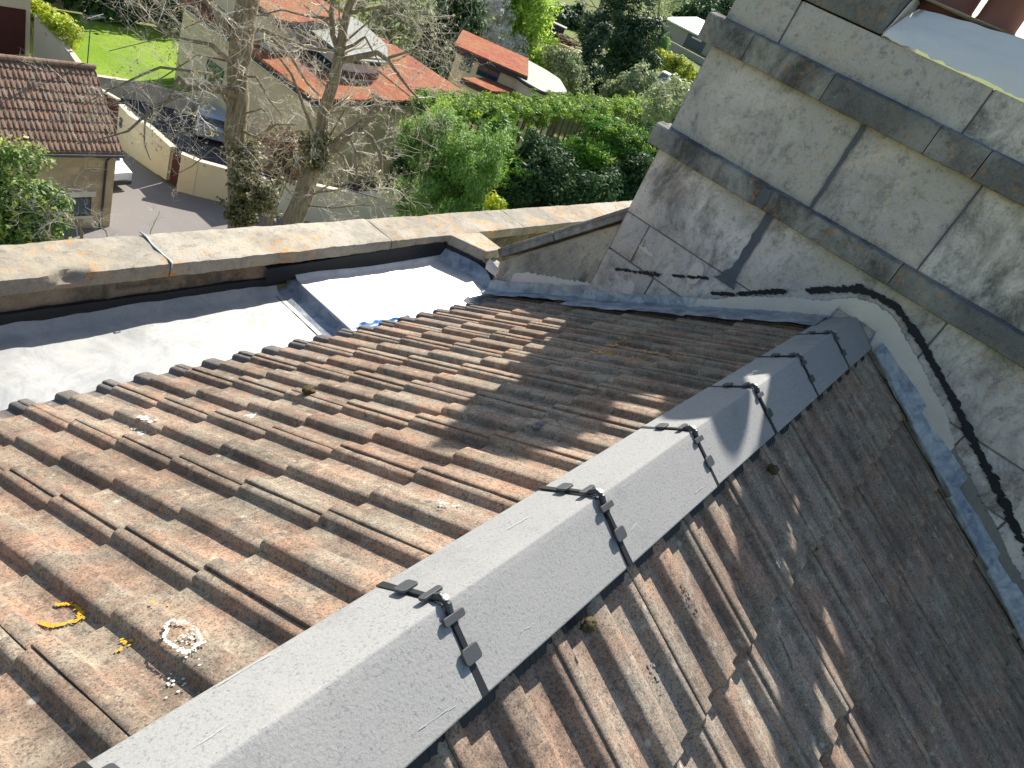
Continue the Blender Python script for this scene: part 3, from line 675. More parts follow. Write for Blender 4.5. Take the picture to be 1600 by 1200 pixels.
# ------------------------------------------------------------------ lead flashings against the chimney
FL = thing('step_flashing', 'bluish lead flashing lapped down the right tiles against the chimney', 'flashing', (3.34, -.9, -.6))
pcs = [(-.150, -.435), (-.425, -.735), (-.725, -1.02), (-1.01, -1.31), (-1.30, -1.62), (-1.61, -1.92), (-1.91, -2.2)]
for i, (a, b) in enumerate(pcs):
    mb = MB()
    def ff(u, v):
        y = a+(b-a)*u; z0 = rL(y); e = .5-.5*math.cos(min(1, v*1.25)*math.pi)
        x = 3.325+.045*e-.010*(1-u)*1.0*0-.020*math.sin(v*math.pi)*(.55+.45*u)-.012*u; hgt = .098+.012*math.sin(i*2.1)
        return (x+.006*nz((y, v, i), 9), y+.012*nz((v, i, 1), 4)*(u > .9), z0+.006+hgt*v+.005*u+.006*nz((y, v, i+3), 11))
    mb.grid(ff, 24, 12)
    mb.grid(lambda u, v: (lambda p: (p[0]+.004+.0*v, p[1], p[2]-.012*v))(ff(1, u)), 12, 2)
    mb.build('lead_piece', M['leadblue'], FL, smooth=True)
FL2 = thing('abutment_flashing', 'bluish lead flashing dressed over the left tiles at the foot of the chimney', 'flashing', (3.3, .7, -.4))
pcs = [(1.20, .86), (.87, .60), (.61, .36), (.37, .10)]
for i, (a, b) in enumerate(pcs):
    mb = MB()
    def ff(u, v):
        y = a+(b-a)*u; p = onL(0, y, 0); z0 = p[2]
        lat = 3.14+.03*math.sin(i*3)+.012*nz((y, i, 2), 12)
        if v < .75: x = lat+(3.352-lat)*v/.75; dz = .010+.008*nz((x, y, i), 14)-.004*(v < .05)
        else: x = 3.352+.014*(v-.75)/.25; dz = .010+.045*(v-.75)/.25+.005*nz((y, 1, i), 20)
        return (x, y, z0+dz/.87-.006*u*0+.006*(1-u))
    mb.grid(ff, 28, 16); mb.build('lead_piece', M['leadblue'], FL2, smooth=True)
FL3 = thing('gable_flashing', 'crumpled lead soaker at the foot of the gable upstand beside the gutter', 'flashing', (3.4, 1.45, -.85))
for i, (a, b) in enumerate([(1.80, 1.52), (1.53, 1.36), (1.37, 1.17)]):
    mb = MB()
    def ff(u, v):
        y = a+(b-a)*u; z0 = rL(y); lat = 3.27+.02*math.sin(i*2)
        if v < .6: x = lat+(3.405-lat)*v/.6; dz = .012+.01*nz((x, y, i), 16)
        else: x = 3.405+.008*(v-.6); dz = .012+.07*(v-.6)/.4+.012*nz((y, 3, i), 14)
        return (x, y, z0+dz+.006*(1-u))
    mb.grid(ff, 24, 16); mb.build('lead_piece', M['leadblue'], FL3, smooth=True)

# ================================================================== the place below and behind
GZ = -16.0
def sm(a, b, x): t = min(1, max(0, (x-a)/(b-a))); return t*t*(3-2*t)
def gz(x, y):
    d = math.hypot(x, y); k = y/max(x, 1e-3) if x > 0 else 9
    t = 1-sm(.46, .60, k); base = .012*max(0, d-60); rise = .088*max(0, d-52)
    if d > 170: base += .10*(d-170)*sm(230, 330, d); rise += .05*(d-170)
    return GZ+base*(1-t)+rise*t
def grass_mat(name, c1, c2, c3, s):
    t = NT(name); c = t.mix(t.ramp(t.noise(s, 5), [(.4, 0), (.6, 1)]), c1, c2); c = t.mix(t.ramp(t.noise(s*9, 4, .7), [(.45, 0), (.7, .7)]), c, c3)
    return t.done(c, .95, 0, t.bump(t.noise(s*20, 4), .6, .05), .1)
M['grass'] = grass_mat('meadow_grass', (.115, .165, .045), (.16, .20, .06), (.21, .22, .10), .15)
M['lawn'] = grass_mat('lawn_grass', (.16, .27, .025), (.23, .34, .045), (.12, .21, .02), .35)
M['asphalt'] = plain('asphalt', (.20, .19, .185), .9, var=.12, sc=.9, bump=.3)
M['yardtar'] = plain('shade_toned_tarmac', (.085, .085, .09), .9, var=.2, sc=1.2, bump=.3)  # courtyard asphalt, shade of the large house put into its colour
M['earth'] = plain('bare_earth', (.12, .09, .065), .95, var=.4, sc=2, bump=.4)
M['cream'] = plain('cream_render', (.68, .58, .38), .9, var=.06, sc=1.3, bump=.08)
M['cream2'] = plain('pale_cream_render', (.72, .64, .48), .9, var=.06, sc=1.3, bump=.08)
M['copcream'] = plain('pale_wall_coping', (.62, .56, .45), .9, var=.1, sc=5)
M['fascia'] = plain('dark_fascia', (.045, .047, .055), .5, var=.1)
M['trim'] = plain('white_trim', (.72, .72, .70), .6, var=.05)
M['zinc'] = plain('grey_roof_membrane', (.235, .255, .24), .7, var=.05, sc=2)
M['glass'] = plain('window_glass', (.02, .05, .07), .08, var=.2, spec=.8)
M['teal'] = plain('teal_frame', (.02, .10, .11), .5)
M['darkred'] = plain('dark_red_timber', (.085, .024, .020), .7, var=.2, sc=4)
M['fence'] = plain('brown_fence_timber', (.20, .125, .06), .85, var=.25, sc=3, bump=.2)
M['white'] = plain('white_car_paint', (.80, .81, .82), .25, var=.02, spec=.5)
M['bluep'] = plain('silver_blue_car_paint', (.46, .52, .62), .3, .3, var=.02, spec=.5)
M['rubber'] = plain('tyre_rubber', (.02, .02, .02), .8)
M['yellow'] = plain('yellow_plate', (.80, .52, .03), .5, var=.02)
M['redlamp'] = plain('red_lens', (.45, .02, .02), .2)
M['green'] = plain('green_decal', (.10, .55, .12), .4)
M['timber'] = plain('stacked_timber', (.52, .40, .22), .9, var=.3, sc=3)
M['brownstuff'] = plain('brown_scrap', (.16, .10, .075), .9, var=.5, sc=2)
M['steelgrey'] = plain('grey_metal_door', (.075, .10, .125), .5)
M['shedroof'] = plain('pale_metal_roof', (.80, .82, .80), .5, var=.03)
M['shedwall'] = plain('grey_block_wall', (.34, .33, .30), .9, var=.1, sc=.8)
def sedum():
    t = NT('sedum_roof'); c = t.mix(t.ramp(t.noise(.35, 5, .6), [(.4, 0), (.58, 1)]), (.285, .075, .052), (.30, .125, .06))
    c = t.mix(t.ramp(t.noise(2.2, 6, .75), [(.5, 0), (.66, .75)]), c, (.36, .235, .12)); c = t.mix(t.ramp(t.noise(7, 4, .7), [(.55, 0), (.7, .5)]), c, (.22, .06, .04))
    return t.done(c, .95, 0, t.bump(t.noise(9, 4), .5, .06), .1)
M['sedum'] = sedum()
def ashlar():
    t = NT('bath_stone_ashlar'); n = t.n.new('ShaderNodeTexBrick'); co = t.mapv((1, 1, 1), (0, 0, 0), (math.radians(90), 0, 0))
    t.link(co, n.inputs['Vector']); n.inputs['Scale'].default_value = 1; n.inputs['Brick Width'].default_value = .62; n.inputs['Row Height'].default_value = .3; n.inputs['Mortar Size'].default_value = .008
    n.inputs['Color1'].default_value = (.56, .43, .25, 1); n.inputs['Color2'].default_value = (.40, .29, .17, 1); n.inputs['Mortar'].default_value = (.45, .38, .27, 1); n.inputs['Bias'].default_value = -.1
    c = t.mix(t.ramp(t.noise(1.2, 5), [(.45, 0), (.62, .55)]), n.outputs['Color'], (.33, .27, .19)); return t.done(c, .95, 0, t.bump(t.noise(20, 4), .3, .01), .1)
M['ashlar'] = ashlar()
M['cotttile'] = tile_mat('cottage_pantile', (.24, .14, .10), (.40, .19, .115), (.30, .25, .20), (.08, .066, .055), .35)

# ---- ground
mb = MB()
RR_ = [0, 6, 12, 20, 30, 45, 60, 75, 90, 110, 135, 165, 200, 240, 290, 350]
na = 72; vs = [(0, 0, GZ)]
for r in RR_[1:]:
    for k in range(na):
        a = 2*math.pi*k/na; x, y = r*math.cos(a), r*math.sin(a); vs.append((x, y, gz(x, y)))
fs = [(0, 1+k, 1+(k+1) % na) for k in range(na)]
for i in range(len(RR_)-2):
    for k in range(na): fs.append((1+i*na+k, 1+(i+1)*na+k, 1+(i+1)*na+(k+1) % na, 1+i*na+(k+1) % na))
mb.add(vs, fs); tag(mb.build('ground', M['grass'], smooth=True), kind='structure')
def flat(name, poly, z, mat, th=.03):
    mb = MB(); mb.prism([(x, y, z-th) for x, y in poly], (0, 0, th)); return tag(mb.build(name, mat), kind='structure')
flat('road', [(-6, 3), (30, 3), (30, 24), (21.5, 28.2), (19.3, 30), (18.6, 36), (16, 42), (-6, 42)], GZ+.02, M['asphalt'])
flat('courtyard', [(19.4, 30.2), (22.2, 28), (24, 27), (32, 27), (32, 41), (17.5, 42.5), (18.9, 36)], GZ+.045, M['yardtar'])
flat('flower_bed', [(21.8, 40.6), (24.2, 42.2), (25.0, 40.4), (23.5, 39.6)], GZ+.075, M['earth'])
lawn = [(20.3, 40.6), (22.8, 40.2), (24.2, 39.6), (26.0, 38.7), (31.5, 41.3), (36, 50), (21.5, 50.5), (20.6, 46)]
flat('lawn', lawn, -15, M['lawn'], 1.0)
def wall_run(name, label, pts, zb, h, th, mat, copmat=None, cop=.06, group=None, heights=None):
    t = thing(name, label, 'wall', (pts[0][0], pts[0][1], zb), group)
    mb = MB(); mc = MB()
    for i in range(len(pts)-1):
        a, b = np.array(pts[i]), np.array(pts[i+1]); d = (b-a)/np.linalg.norm(b-a); n = np.array([-d[1], d[0]])*th/2
        ha, hb = (heights[i], heights[i+1]) if heights else (h, h)
        e = d*.001*i
        for m, n2, z0a, z0b, z1a, z1b, ex in ((mb, n, zb, zb, zb+ha, zb+hb, 0), (mc, n*1.35, zb+ha, zb+hb, zb+ha+cop, zb+hb+cop, .02)):
            if m is mc and copmat is None: continue
            A, B = a-d*ex, b+d*ex
            q = [(*(A-n2), z0a), (*(B-n2), z0b), (*(B+n2), z0b), (*(A+n2), z0a), (*(A-n2), z1a), (*(B-n2), z1b), (*(B+n2), z1b), (*(A+n2), z1a)]
            m.add(q, [(0, 3, 2, 1), (4, 5, 6, 7), (0, 1, 5, 4), (1, 2, 6, 5), (2, 3, 7, 6), (3, 0, 4, 7)])
    mb.build('wall_panel', mat, t)
    if copmat is not None: mc.build('coping', copmat, t)
    return t
wA = wall_run('boundary_wall', 'tall cream rendered boundary wall right of the cottage, left of the dark red gate', [(18.98, 34.5), (19.05, 33.6), (19.25, 32.4), (19.52, 30.75)], GZ, 1.9, .24, M['cream'], M['copcream'], heights=[2.0, 1.85, 1.95, 1.72])
mb = MB(); mb.box(18.80, 18.84, 34.1, 34.25, -14.95, -14.45); mb.build('wall_plaque', M['fascia'], wA)
wB = wall_run('boundary_wall', 'angled cream rendered boundary wall between the dark red gate and the ivy clad trunk', [(19.45, 29.85), (20.02, 29.35), (22.6, 27.6)], GZ, 1.8, .24, M['cream'], M['copcream'], heights=[1.85, 1.75, 1.7])
mb = MB(); mb.obox((21.45, 28.22, -15.05), (.2, -.135, 0), (.02, .03, 0), (0, 0, .16)); mb.build('letter_box', M['black'], wB)
g = thing('garden_gate', 'narrow dark red timber gate between two cream walls', 'gate', (19.5, 30.3, GZ))
mb = MB()
for k in range(6): mb.obox((19.56-.012*k, 30.62-.13*k, GZ+.85), (.02, 0, 0), (0, .061, 0), (0, 0, .85), random.random())
mb.build('gate_boards', M['darkred'], g); mb = MB(); mb.obox((19.585, 30.3, GZ+1.3), (.012, 0, 0), (0, .36, 0), (0, 0, .05)); mb.build('gate_rail', M['darkred'], g); mb = MB(); mb.obox((19.585, 30.3, GZ+.4), (.012, 0, 0), (0, .36, 0), (0, 0, .05)); mb.build('gate_rail', M['darkred'], g)
wall_run('garden_wall', 'low curved pale retaining wall edging the bright lawn', [(20.2, 40.5), (22.8, 40.05), (24.2, 39.4), (25.4, 38.75), (26.4, 38.5), (31.4, 41.2)], GZ, 1.0, .22, M['cream2'], M['copcream'], .07)
dg = thing('driveway_gate', 'large dark red boarded gate behind the right end of the cottage', 'gate', (18.4, 36, GZ))
mb = MB(); mb.obox((18.2, 36.6, -14.9), (.04, 0, 0), (-.65, 1.95, 0), (0, 0, 1.1)); mb.build('gate_boards', M['darkred'], dg)
mb = MB(); mb.obox((18.2, 36.6, -13.76), (.09, .02, 0), (-.68, 2.02, 0), (0, 0, .04)); mb.build('gate_capping', M['copcream'], dg)

# ---- cottage
CT = thing('stone_cottage', 'stone cottage with red and brown pantiled roof and black downpipe', 'cottage', (11, 29, GZ))
mb = MB(); mb.box(5.5, 14.82, 26.9, 31.7, GZ, -12.5)
mb.prism([(14.82, 26.9, -12.5), (14.82, 31.7, -12.5), (14.82, 29.3, -10.5)], (-9.3, 0, 0)); mb.build('wall', M['ashlar'], CT)
sx, sz = 2.65, 2.22; Ls = math.hypot(sx, sz)
us_ = (0, -sx/Ls, -sz/Ls); un_ = (0, -sz/Ls, sx/Ls)
def pantiles(o, us, un, name):
    mb = MB(); gauge = Ls/9
    for i in range(9): tile_course(mb, o, (1, 0, 0), us, un, 5.3, 14.95, (i+1)*gauge, i*gauge-.04, .185, .1, 1.9, rot=.01, nl=2)
    return mb.build(name, M['cotttile'], CT, auto=40)
pantiles((0, 29.3, -10.27), us_, un_, 'pantile_slope')
mb = MB(); mb.prism([(5.3, 29.3, -10.34), (5.3, 29.3-sx, -10.34-sz), (5.3, 29.3-sx, -10.44-sz), (5.3, 29.3, -10.6), (5.3, 29.3+sx, -10.44-sz), (5.3, 29.3+sx, -10.34-sz)], (9.64, 0, 0)); mb.build('roof_slab', M['cotttile'], CT)
for k in range(22):
    mb = MB(); x = 5.3+.44*k; r = .13
    mb.prism([(x, 29.3+r*math.cos(a), -10.33+r*math.sin(a)) for a in np.linspace(-.2, math.pi+.2, 9)], (.425, 0, 0), random.random())
    mb.build('ridge_tile', M['cotttile'], CT)
mb = MB(); mb.tube([(5.3, 29.25-sx-.02, -10.46-sz), (14.95, 29.25-sx-.02, -10.46-sz)], .06, 8); mb.build('gutter', M['fascia'], CT)
mb = MB(); mb.tube([(14.42, 26.62, -12.75), (14.42, 26.82, -13.0), (14.42, 26.82, GZ)], .045, 8); mb.build('downpipe', M['fascia'], CT)
wn_ = MB(); wn_.box(13.30, 14.0, 26.87, 26.95, -15.4, -14.55); wo = wn_.build('window', M['fascia'], CT)
mb = MB(); mb.box(13.37, 13.93, 26.855, 26.87, -15.33, -14.62); mb.build('pane', M['glass'], wo)
mb = MB(); mb.box(13.2, 14.1, 26.84, 26.91, -15.5, -15.4); mb.build('sill', M['copcream'], CT); mb = MB(); mb.box(13.15, 14.15, 26.845, 26.91, -14.55, -14.32); mb.build('lintel', M['copcream'], CT)
# aerial on the cottage gable end
AE = thing('television_aerial', 'slim television aerial rising on a pole beyond the cottage roof', 'aerial', (14.7, 29.3, -10.4))
mb = MB(); mb.tube([(14.7, 29.35, -10.4), (14.72, 29.35, -8.4)], .022, 6); mb.build('pole', M['steelgrey'], AE)
mb = MB(); mb.tube([(14.5, 29.2, -8.5), (15.35, 29.75, -8.42)], .014, 5)
for k in range(9):
    c = np.array([14.55+.09*k, 29.23+.058*k, -8.49]); mb.tube([c+[-.08, .13, .0], c+[.08, -.13, 0]], .007, 4)
for k in range(5): mb.tube([(14.42, 29.0, -8.62+.07*k), (14.30, 29.3, -8.62+.07*k)], .007, 4)
mb.build('antenna', M['zinc'], AE)
mb = MB(); mb.tube([(14.72, 29.35, -9.2), (14.1, 29.0, -9.16)], .012, 5)
for k in range(5): mb.tube([(14.15+.12*k, 29.1+.07*k, -9.16), (14.05+.12*k, 29.0+.06*k+.1, -8.96)], .006, 4)
mb.build('crossbar', M['zinc'], AE)

# ---- garage block at upper left
GB = thing('garage_block', 'cream garage with broad dark brown door at the top left', 'garage', (15, 46, GZ))
mb = MB(); mb.box(8, 19.1, 44.4, 50, GZ, -12.6); mb.build('wall', M['cream2'], GB)
mb = MB(); mb.box(11.5, 18.85, 44.34, 44.4, GZ, -13.35); mb.build('garage_door', M['darkred'], GB)
mb = MB(); mb.box(7.8, 19.3, 44.1, 50.2, -12.6, -12.42); mb.build('roof_slab', M['copcream'], GB)
wall_run('garden_wall', 'sloping cream wall running from the brown garage door beside the clipped golden hedge', [(19.3, 44.2), (20.1, 41.8), (20.25, 40.7)], GZ, 1.8, .25, M['cream2'], M['copcream'], .07, heights=[2.5, 1.5, 1.05])
fe = thing('timber_fence', 'upright brown board fence at the top left of the lawn', 'fence', (20.5, 50.8, -15))
mb = MB()
for k in range(24): mb.box(18.6+.15*k, 18.745+.15*k, 50.6+.01*(k % 2), 50.63+.01*(k % 2), -15, -12.9, random.random())
mb.build('boards', M['fence'], fe)
for k in range(3):
    mb = MB(); mb.box(18.7+1.7*k, 18.82+1.7*k, 50.45, 50.58, -15, -12.7); mb.build('post', M['fence'], fe)

# ---- the two eco houses
def house(name, label, ox, oy, spec):
    h = thing(name, label, 'house', (ox, oy, GZ))
    return h
def slab(h, poly, z, th, mat, name, tilt=None):
    mb = MB(); zz = [(z if tilt is None else tilt(x, y)) for x, y in poly]
    a = [(x, y, q-th) for (x, y), q in zip(poly, zz)]; b = [(x, y, q) for (x, y), q in zip(poly, zz)]
    n = len(poly); mb.add(a+b, [tuple(range(n))[::-1], tuple(range(n, 2*n))]+[(i, (i+1) % n, n+(i+1) % n, n+i) for i in range(n)]); return mb.build(name, mat, h)
def ring_wall(h, poly, z0, z1, mat, name):
    mb = MB(); mb.prism([(x, y, z0) for x, y in poly], (0, 0, z1-z0)); return mb.build(name, mat, h)
def grow_poly(poly, e):
    c = np.mean(np.array(poly), 0); return [tuple(c+(np.array(p)-c)*(1+e/np.linalg.norm(np.array(p)-c))) for p in poly]
def rnd_poly(poly, r=.5, n=5):
    out = []; P_ = [np.array(p) for p in poly]
    for i, p in enumerate(P_):
        a = P_[i-1]-p; b = P_[(i+1) % len(P_)]-p; ra = min(r, np.linalg.norm(a)*.45); rb = min(r, np.linalg.norm(b)*.45)
        A = p+a/np.linalg.norm(a)*ra; B = p+b/np.linalg.norm(b)*rb
        for k in range(n+1): t = k/n; out.append(tuple((1-t)**2*A+2*t*(1-t)*p+t*t*B))
    return out
def window(h, c, ax, ay, w_, hh, mull=0):
    """window with its frame; ax along the wall, ay out of the wall"""
    c, ax, ay = np.array(c), np.array(ax), np.array(ay); mb = MB(); f = .07; up = np.array([0, 0, 1])
    for s in (-1, 1): mb.obox(c+ax*s*(w_/2-f/2), ax*f/2, ay*.05, up*hh/2)
    for s in (-1, 1): mb.obox(c+up*s*(hh/2-f/2), ax*(w_/2-f), ay*.045, up*f/2)
    for k in range(mull): mb.obox(c+ax*(w_*((k+1)/(mull+1)-.5)), ax*.03, ay*.04, up*(hh/2-f))
    o = mb.build('window', M['teal'], h); mb = MB(); mb.obox(c, ax*(w_/2-f), ay*.012, up*(hh/2-f)); mb.build('pane', M['glass'], o); return o
H1 = thing('eco_house', 'large cream house with rusty red sedum roof and pale grey rounded roof light', 'house', (28, 31, GZ))
K1 = 1.13
def S(poly): return [(CAM[0]+(x-CAM[0])*K1, CAM[1]+(y-CAM[1])*K1) for x, y in poly]
def Sz(z): return CAM[2]+(z-CAM[2])*K1
main = S([(22.35, 25.35), (36.0, 27.3), (36.0, 37.0), (22.35, 37.0)])
inn = S([(22.75, 25.95), (35.4, 27.75), (35.4, 36.6), (22.75, 36.6)])
ring_wall(H1, inn, GZ, Sz(-9.62), M['cream'], 'wall')
til = lambda x, y: Sz(-9.2)+.012*(y-28)
slab(H1, main, -9.2, .16, M['sedum'], 'sedum_roof', til)
slab(H1, grow_poly(main, .03), -9.36, .28, M['fascia'], 'fascia', lambda x, y: til(x, y)-.163)
slab(H1, grow_poly(main, .06), -9.36, .05, M['trim'], 'gutter_trim', lambda x, y: til(x, y)-.36)
up1 = S([(23.3, 29.9), (24.6, 30.15), (29.6, 32.6), (29.6, 37.2), (22.9, 37.2)])
uz = lambda x, y: Sz(-7.45)+.02*(y-34)
ring_wall(H1, S([(23.5, 30.6), (24.4, 30.6), (29.0, 32.9), (29.0, 36.8), (23.5, 36.8)]), Sz(-9.3), Sz(-7.75), M['cream2'], 'upper_wall')
slab(H1, up1, 0, .12, M['sedum'], 'upper_sedum_roof', uz); slab(H1, grow_poly(up1, .04), 0, .26, M['fascia'], 'upper_fascia', lambda x, y: uz(x, y)-.123)
lens = rnd_poly(S([(26.3, 33.6), (25.9, 32.4), (25.95, 30.0), (25.75, 27.7), (28.7, 27.95), (31.1, 30.8), (31.9, 34.6), (29.8, 34.8), (27.6, 34.5)]), .9)
rz = lambda x, y: Sz(-8.0)+.03*(y-32)
ring_wall(H1, grow_poly(lens, -.35), Sz(-9.25), Sz(-8.15), M['trim'], 'roof_light_wall')
ring_wall(H1, grow_poly(lens, -.30), Sz(-9.05), Sz(-8.72), M['glass'], 'glazing_strip')
slab(H1, lens, 0, .10, M['zinc'], 'roof_light_roof', rz); slab(H1, grow_poly(lens, .03), 0, .12, M['fascia'], 'roof_light_edge', lambda x, y: rz(x, y)-.102)
xl = S([(22.75, 0)])[0][0]
window(H1, (xl-.02, 37.6, -13.2), (0, 1, 0), (-1, 0, 0), 1.6, 1.3, 1); window(H1, (S([(23.48, 0)])[0][0], 37.2, Sz(-8.5)), (0, 1, 0), (-1, 0, 0), 1.2, .9)
e0, e1 = np.array(inn[0]), np.array(inn[1]); ed = (e1-e0)/np.linalg.norm(e1-e0); en = np.array([ed[1], -ed[0]]); ec = e0+ed*9.2+en*.02
window(H1, (ec[0], ec[1], -14.2), (*ed, 0), (*en, 0), 1.1, 1.9, 1)
ec = e0+ed*13.6+en*.08; mb = MB(); mb.tube([(ec[0], ec[1], Sz(-9.6)), (ec[0], ec[1], GZ)], .05, 8); mb.build('downpipe', M['fascia'], H1)
# boundary wall in front of the house
wall_run('boundary_wall', 'long grey cream wall behind the two bare trees below the large house', [(22.9, 27.3), (26.5, 25.4), (31.5, 25.6)], GZ, 2.0, .24, M['cream2'], M['copcream'])

H2 = thing('eco_house', 'smaller cream house with teal windows, red sedum roofs and rounded grey roof', 'house', (46, 33, GZ))
u2 = [(42.4, 31.2), (43.2, 31.2), (50.2, 35.2), (49.6, 37.4), (42.4, 37.2)]
H2p = [(46.6, 38.3), (48.6, 35.0), (58, 33), (58, 40)]
# upper storey with the verge facing the viewer
v0 = P(711, 66, 59); v1 = P(786, 106, 59)
a2 = np.array([v0[0], v0[1]]); b2 = np.array([v1[0], v1[1]]); dv = (b2-a2)/np.linalg.norm(b2-a2); nv = np.array([dv[1], -dv[0]])
if nv[0] < 0: nv = -nv
L2 = np.linalg.norm(b2-a2); zt = float(v0[2])*.5+float(v1[2])*.5
up2 = [tuple(a2), tuple(b2+dv*2), tuple(b2+dv*2+nv*8), tuple(a2+nv*8)]
wl2 = [tuple(a2+dv*.35+nv*.3), tuple(b2+dv*1.7+nv*.3), tuple(b2+dv*1.7+nv*7.6), tuple(a2+dv*.35+nv*7.6)]
ring_wall(H2, wl2, GZ, zt-.4, M['cream'], 'wall')
slab(H2, up2, zt, .14, M['sedum'], 'sedum_roof'); slab(H2, grow_poly(up2, .04), zt-.145, .36, M['fascia'], 'fascia')
for (px, py, ww, hh) in ((729, 99, .85, 1.15), (763, 113, 1.7, .95)):
    c = P(px, py, 59.25); q = np.array([c[0], c[1]])-a2; s_ = q.dot(dv); cc = a2+dv*s_+nv*.28
    window(H2, (cc[0], cc[1], c[2]), (dv[0], dv[1], 0), (-nv[0], -nv[1], 0), ww, hh, 1 if ww > 1 else 0)
def gpoly(px, z): return [tuple(Pz(x, y, z)[:2]) for x, y in px]
lens2 = gpoly([(786, 92), (795, 87), (818, 90), (850, 107), (875, 123), (887, 144), (850, 144), (818, 126), (794, 107)], -8.0)
sc2 = 63.0/np.hypot(*np.mean(np.array(lens2), 0))
lz = CAM[2]+(-8.0-CAM[2])*sc2*1.0
lens2 = [(CAM[0]+(x-CAM[0])*sc2, CAM[1]+(y-CAM[1])*sc2) for x, y in lens2]
l2r = rnd_poly(lens2, .7)
ring_wall(H2, grow_poly(l2r, -.3), GZ, lz-.2, M['cream2'], 'drum_wall'); slab(H2, l2r, lz, .09, M['zinc'], 'rounded_roof'); slab(H2, grow_poly(l2r, .05), lz-.092, .14, M['fascia'], 'rounded_roof_edge')
low2 = gpoly([(722, 121), (769, 142), (822, 148), (798, 124), (745, 121)], -11.5); sc3 = 58.0/np.hypot(*np.mean(np.array(low2), 0)); lz3 = CAM[2]+(-11.5-CAM[2])*sc3
low2 = [(CAM[0]+(x-CAM[0])*sc3, CAM[1]+(y-CAM[1])*sc3) for x, y in low2]
slab(H2, low2, lz3, .12, M['sedum'], 'lower_sedum_roof'); slab(H2, grow_poly(low2, .05), lz3-.125, .3, M['fascia'], 'lower_fascia'); ring_wall(H2, grow_poly(low2, -.4), GZ, lz3-.43, M['cream2'], 'lower_wall')

# ================================================================== vegetation
def leaf_mat(name, c1, c2, c3=None, trans=.35, gloss=.25):
    t = NT(name); r = t.attr(); st = [(0, c1), (.55, c2)] + ([(.92, c3)] if c3 else [])
    c = t.ramp(r, st); t.done(c, .55, 0, None, gloss)
    tr = t.n.new('ShaderNodeBsdfTranslucent'); t.link(c, tr.inputs[0]); mx = t.n.new('ShaderNodeMixShader'); mx.inputs[0].default_value = trans
    t.link(t.b.outputs[0], mx.inputs[1]); t.link(tr.outputs[0], mx.inputs[2]); t.link(mx.outputs[0], t.out.inputs[0]); return t.m
M['lf_laurel'] = leaf_mat('laurel_leaf', (.03, .085, .015), (.12, .22, .035), (.48, .55, .10), .3, .5)
M['lf_bamboo'] = leaf_mat('feathery_leaf', (.06, .16, .03), (.21, .38, .08), (.52, .66, .24), .45)
M['lf_hedge'] = leaf_mat('cypress_hedge_leaf', (.05, .15, .02), (.22, .38, .04), (.62, .66, .08), .5)
M['lf_gold'] = leaf_mat('golden_cypress_leaf', (0.041, 0.135, 0.027), (0.162, 0.338, 0.041), (0.800, 0.702, 0.054), .4)
M['lf_dark'] = leaf_mat('dark_conifer_leaf', (.018, .050, .022), (.050, .110, .042), (.11, .18, .075), .3, .08)
M['lf_pine'] = leaf_mat('pine_needle', (0.020, 0.054, 0.030), (0.050, 0.101, 0.050), (0.119, 0.169, 0.093), .2)
M['lf_lime'] = leaf_mat('fresh_spring_leaf', (0.173, 0.302, 0.043), (0.410, 0.605, 0.097), (0.691, 0.800, 0.194), .5)
M['lf_olive'] = leaf_mat('grey_olive_leaf', (0.151, 0.216, 0.108), (0.324, 0.389, 0.194), (0.562, 0.605, 0.367), .4)
M['lf_blossom'] = leaf_mat('white_blossom', (.60, .56, .54), (.84, .80, .78), (.90, .88, .86), .5)
M['lf_gorse'] = leaf_mat('yellow_green_leaf', (0.151, 0.238, 0.043), (0.432, 0.497, 0.086), (0.800, 0.800, 0.065), .4)
M['lf_goldbox'] = leaf_mat('golden_box_leaf', (.22, .34, .015), (.48, .56, .035), (.66, .68, .08), .4)
M['lf_ivy'] = leaf_mat('ivy_leaf', (0.080, 0.088, 0.040), (0.192, 0.192, 0.088), (0.400, 0.352, 0.192), .2)
M['lf_brown'] = leaf_mat('brown_shrub_leaf', (0.096, 0.056, 0.032), (0.208, 0.128, 0.072), (0.352, 0.256, 0.128), .3)
M['lf_bud'] = leaf_mat('spring_bud', (.22, .20, .10), (.36, .34, .17), (.5, .46, .28), .4)
def bark_mat(name, c1, c2, c3):
    t = NT(name); c = t.mix(t.ramp(t.noise(4, 6, .7, t.mapv((4, 4, .7))), [(.4, 0), (.6, 1)]), c1, c2); c = t.mix(t.ramp(t.noise(6, 5), [(.55, 0), (.7, .7)]), c, c3)
    return t.done(c, .95, 0, t.bump(t.noise(9, 6, .7, t.mapv((5, 5, .8))), .9, .05), .1)
M['bark'] = bark_mat('tree_bark', (.21, .17, .125), (.40, .33, .24), (.25, .235, .14))
M['bark_red'] = bark_mat('conifer_bark', (.12, .07, .045), (.20, .12, .08), (.1, .08, .05))
M['twig'] = plain('pale_twig', (.74, .67, .58), .9, var=.35, sc=3)
M['twig_dark'] = plain('dark_twig', (.34, .285, .215), .9, var=.3, sc=3)

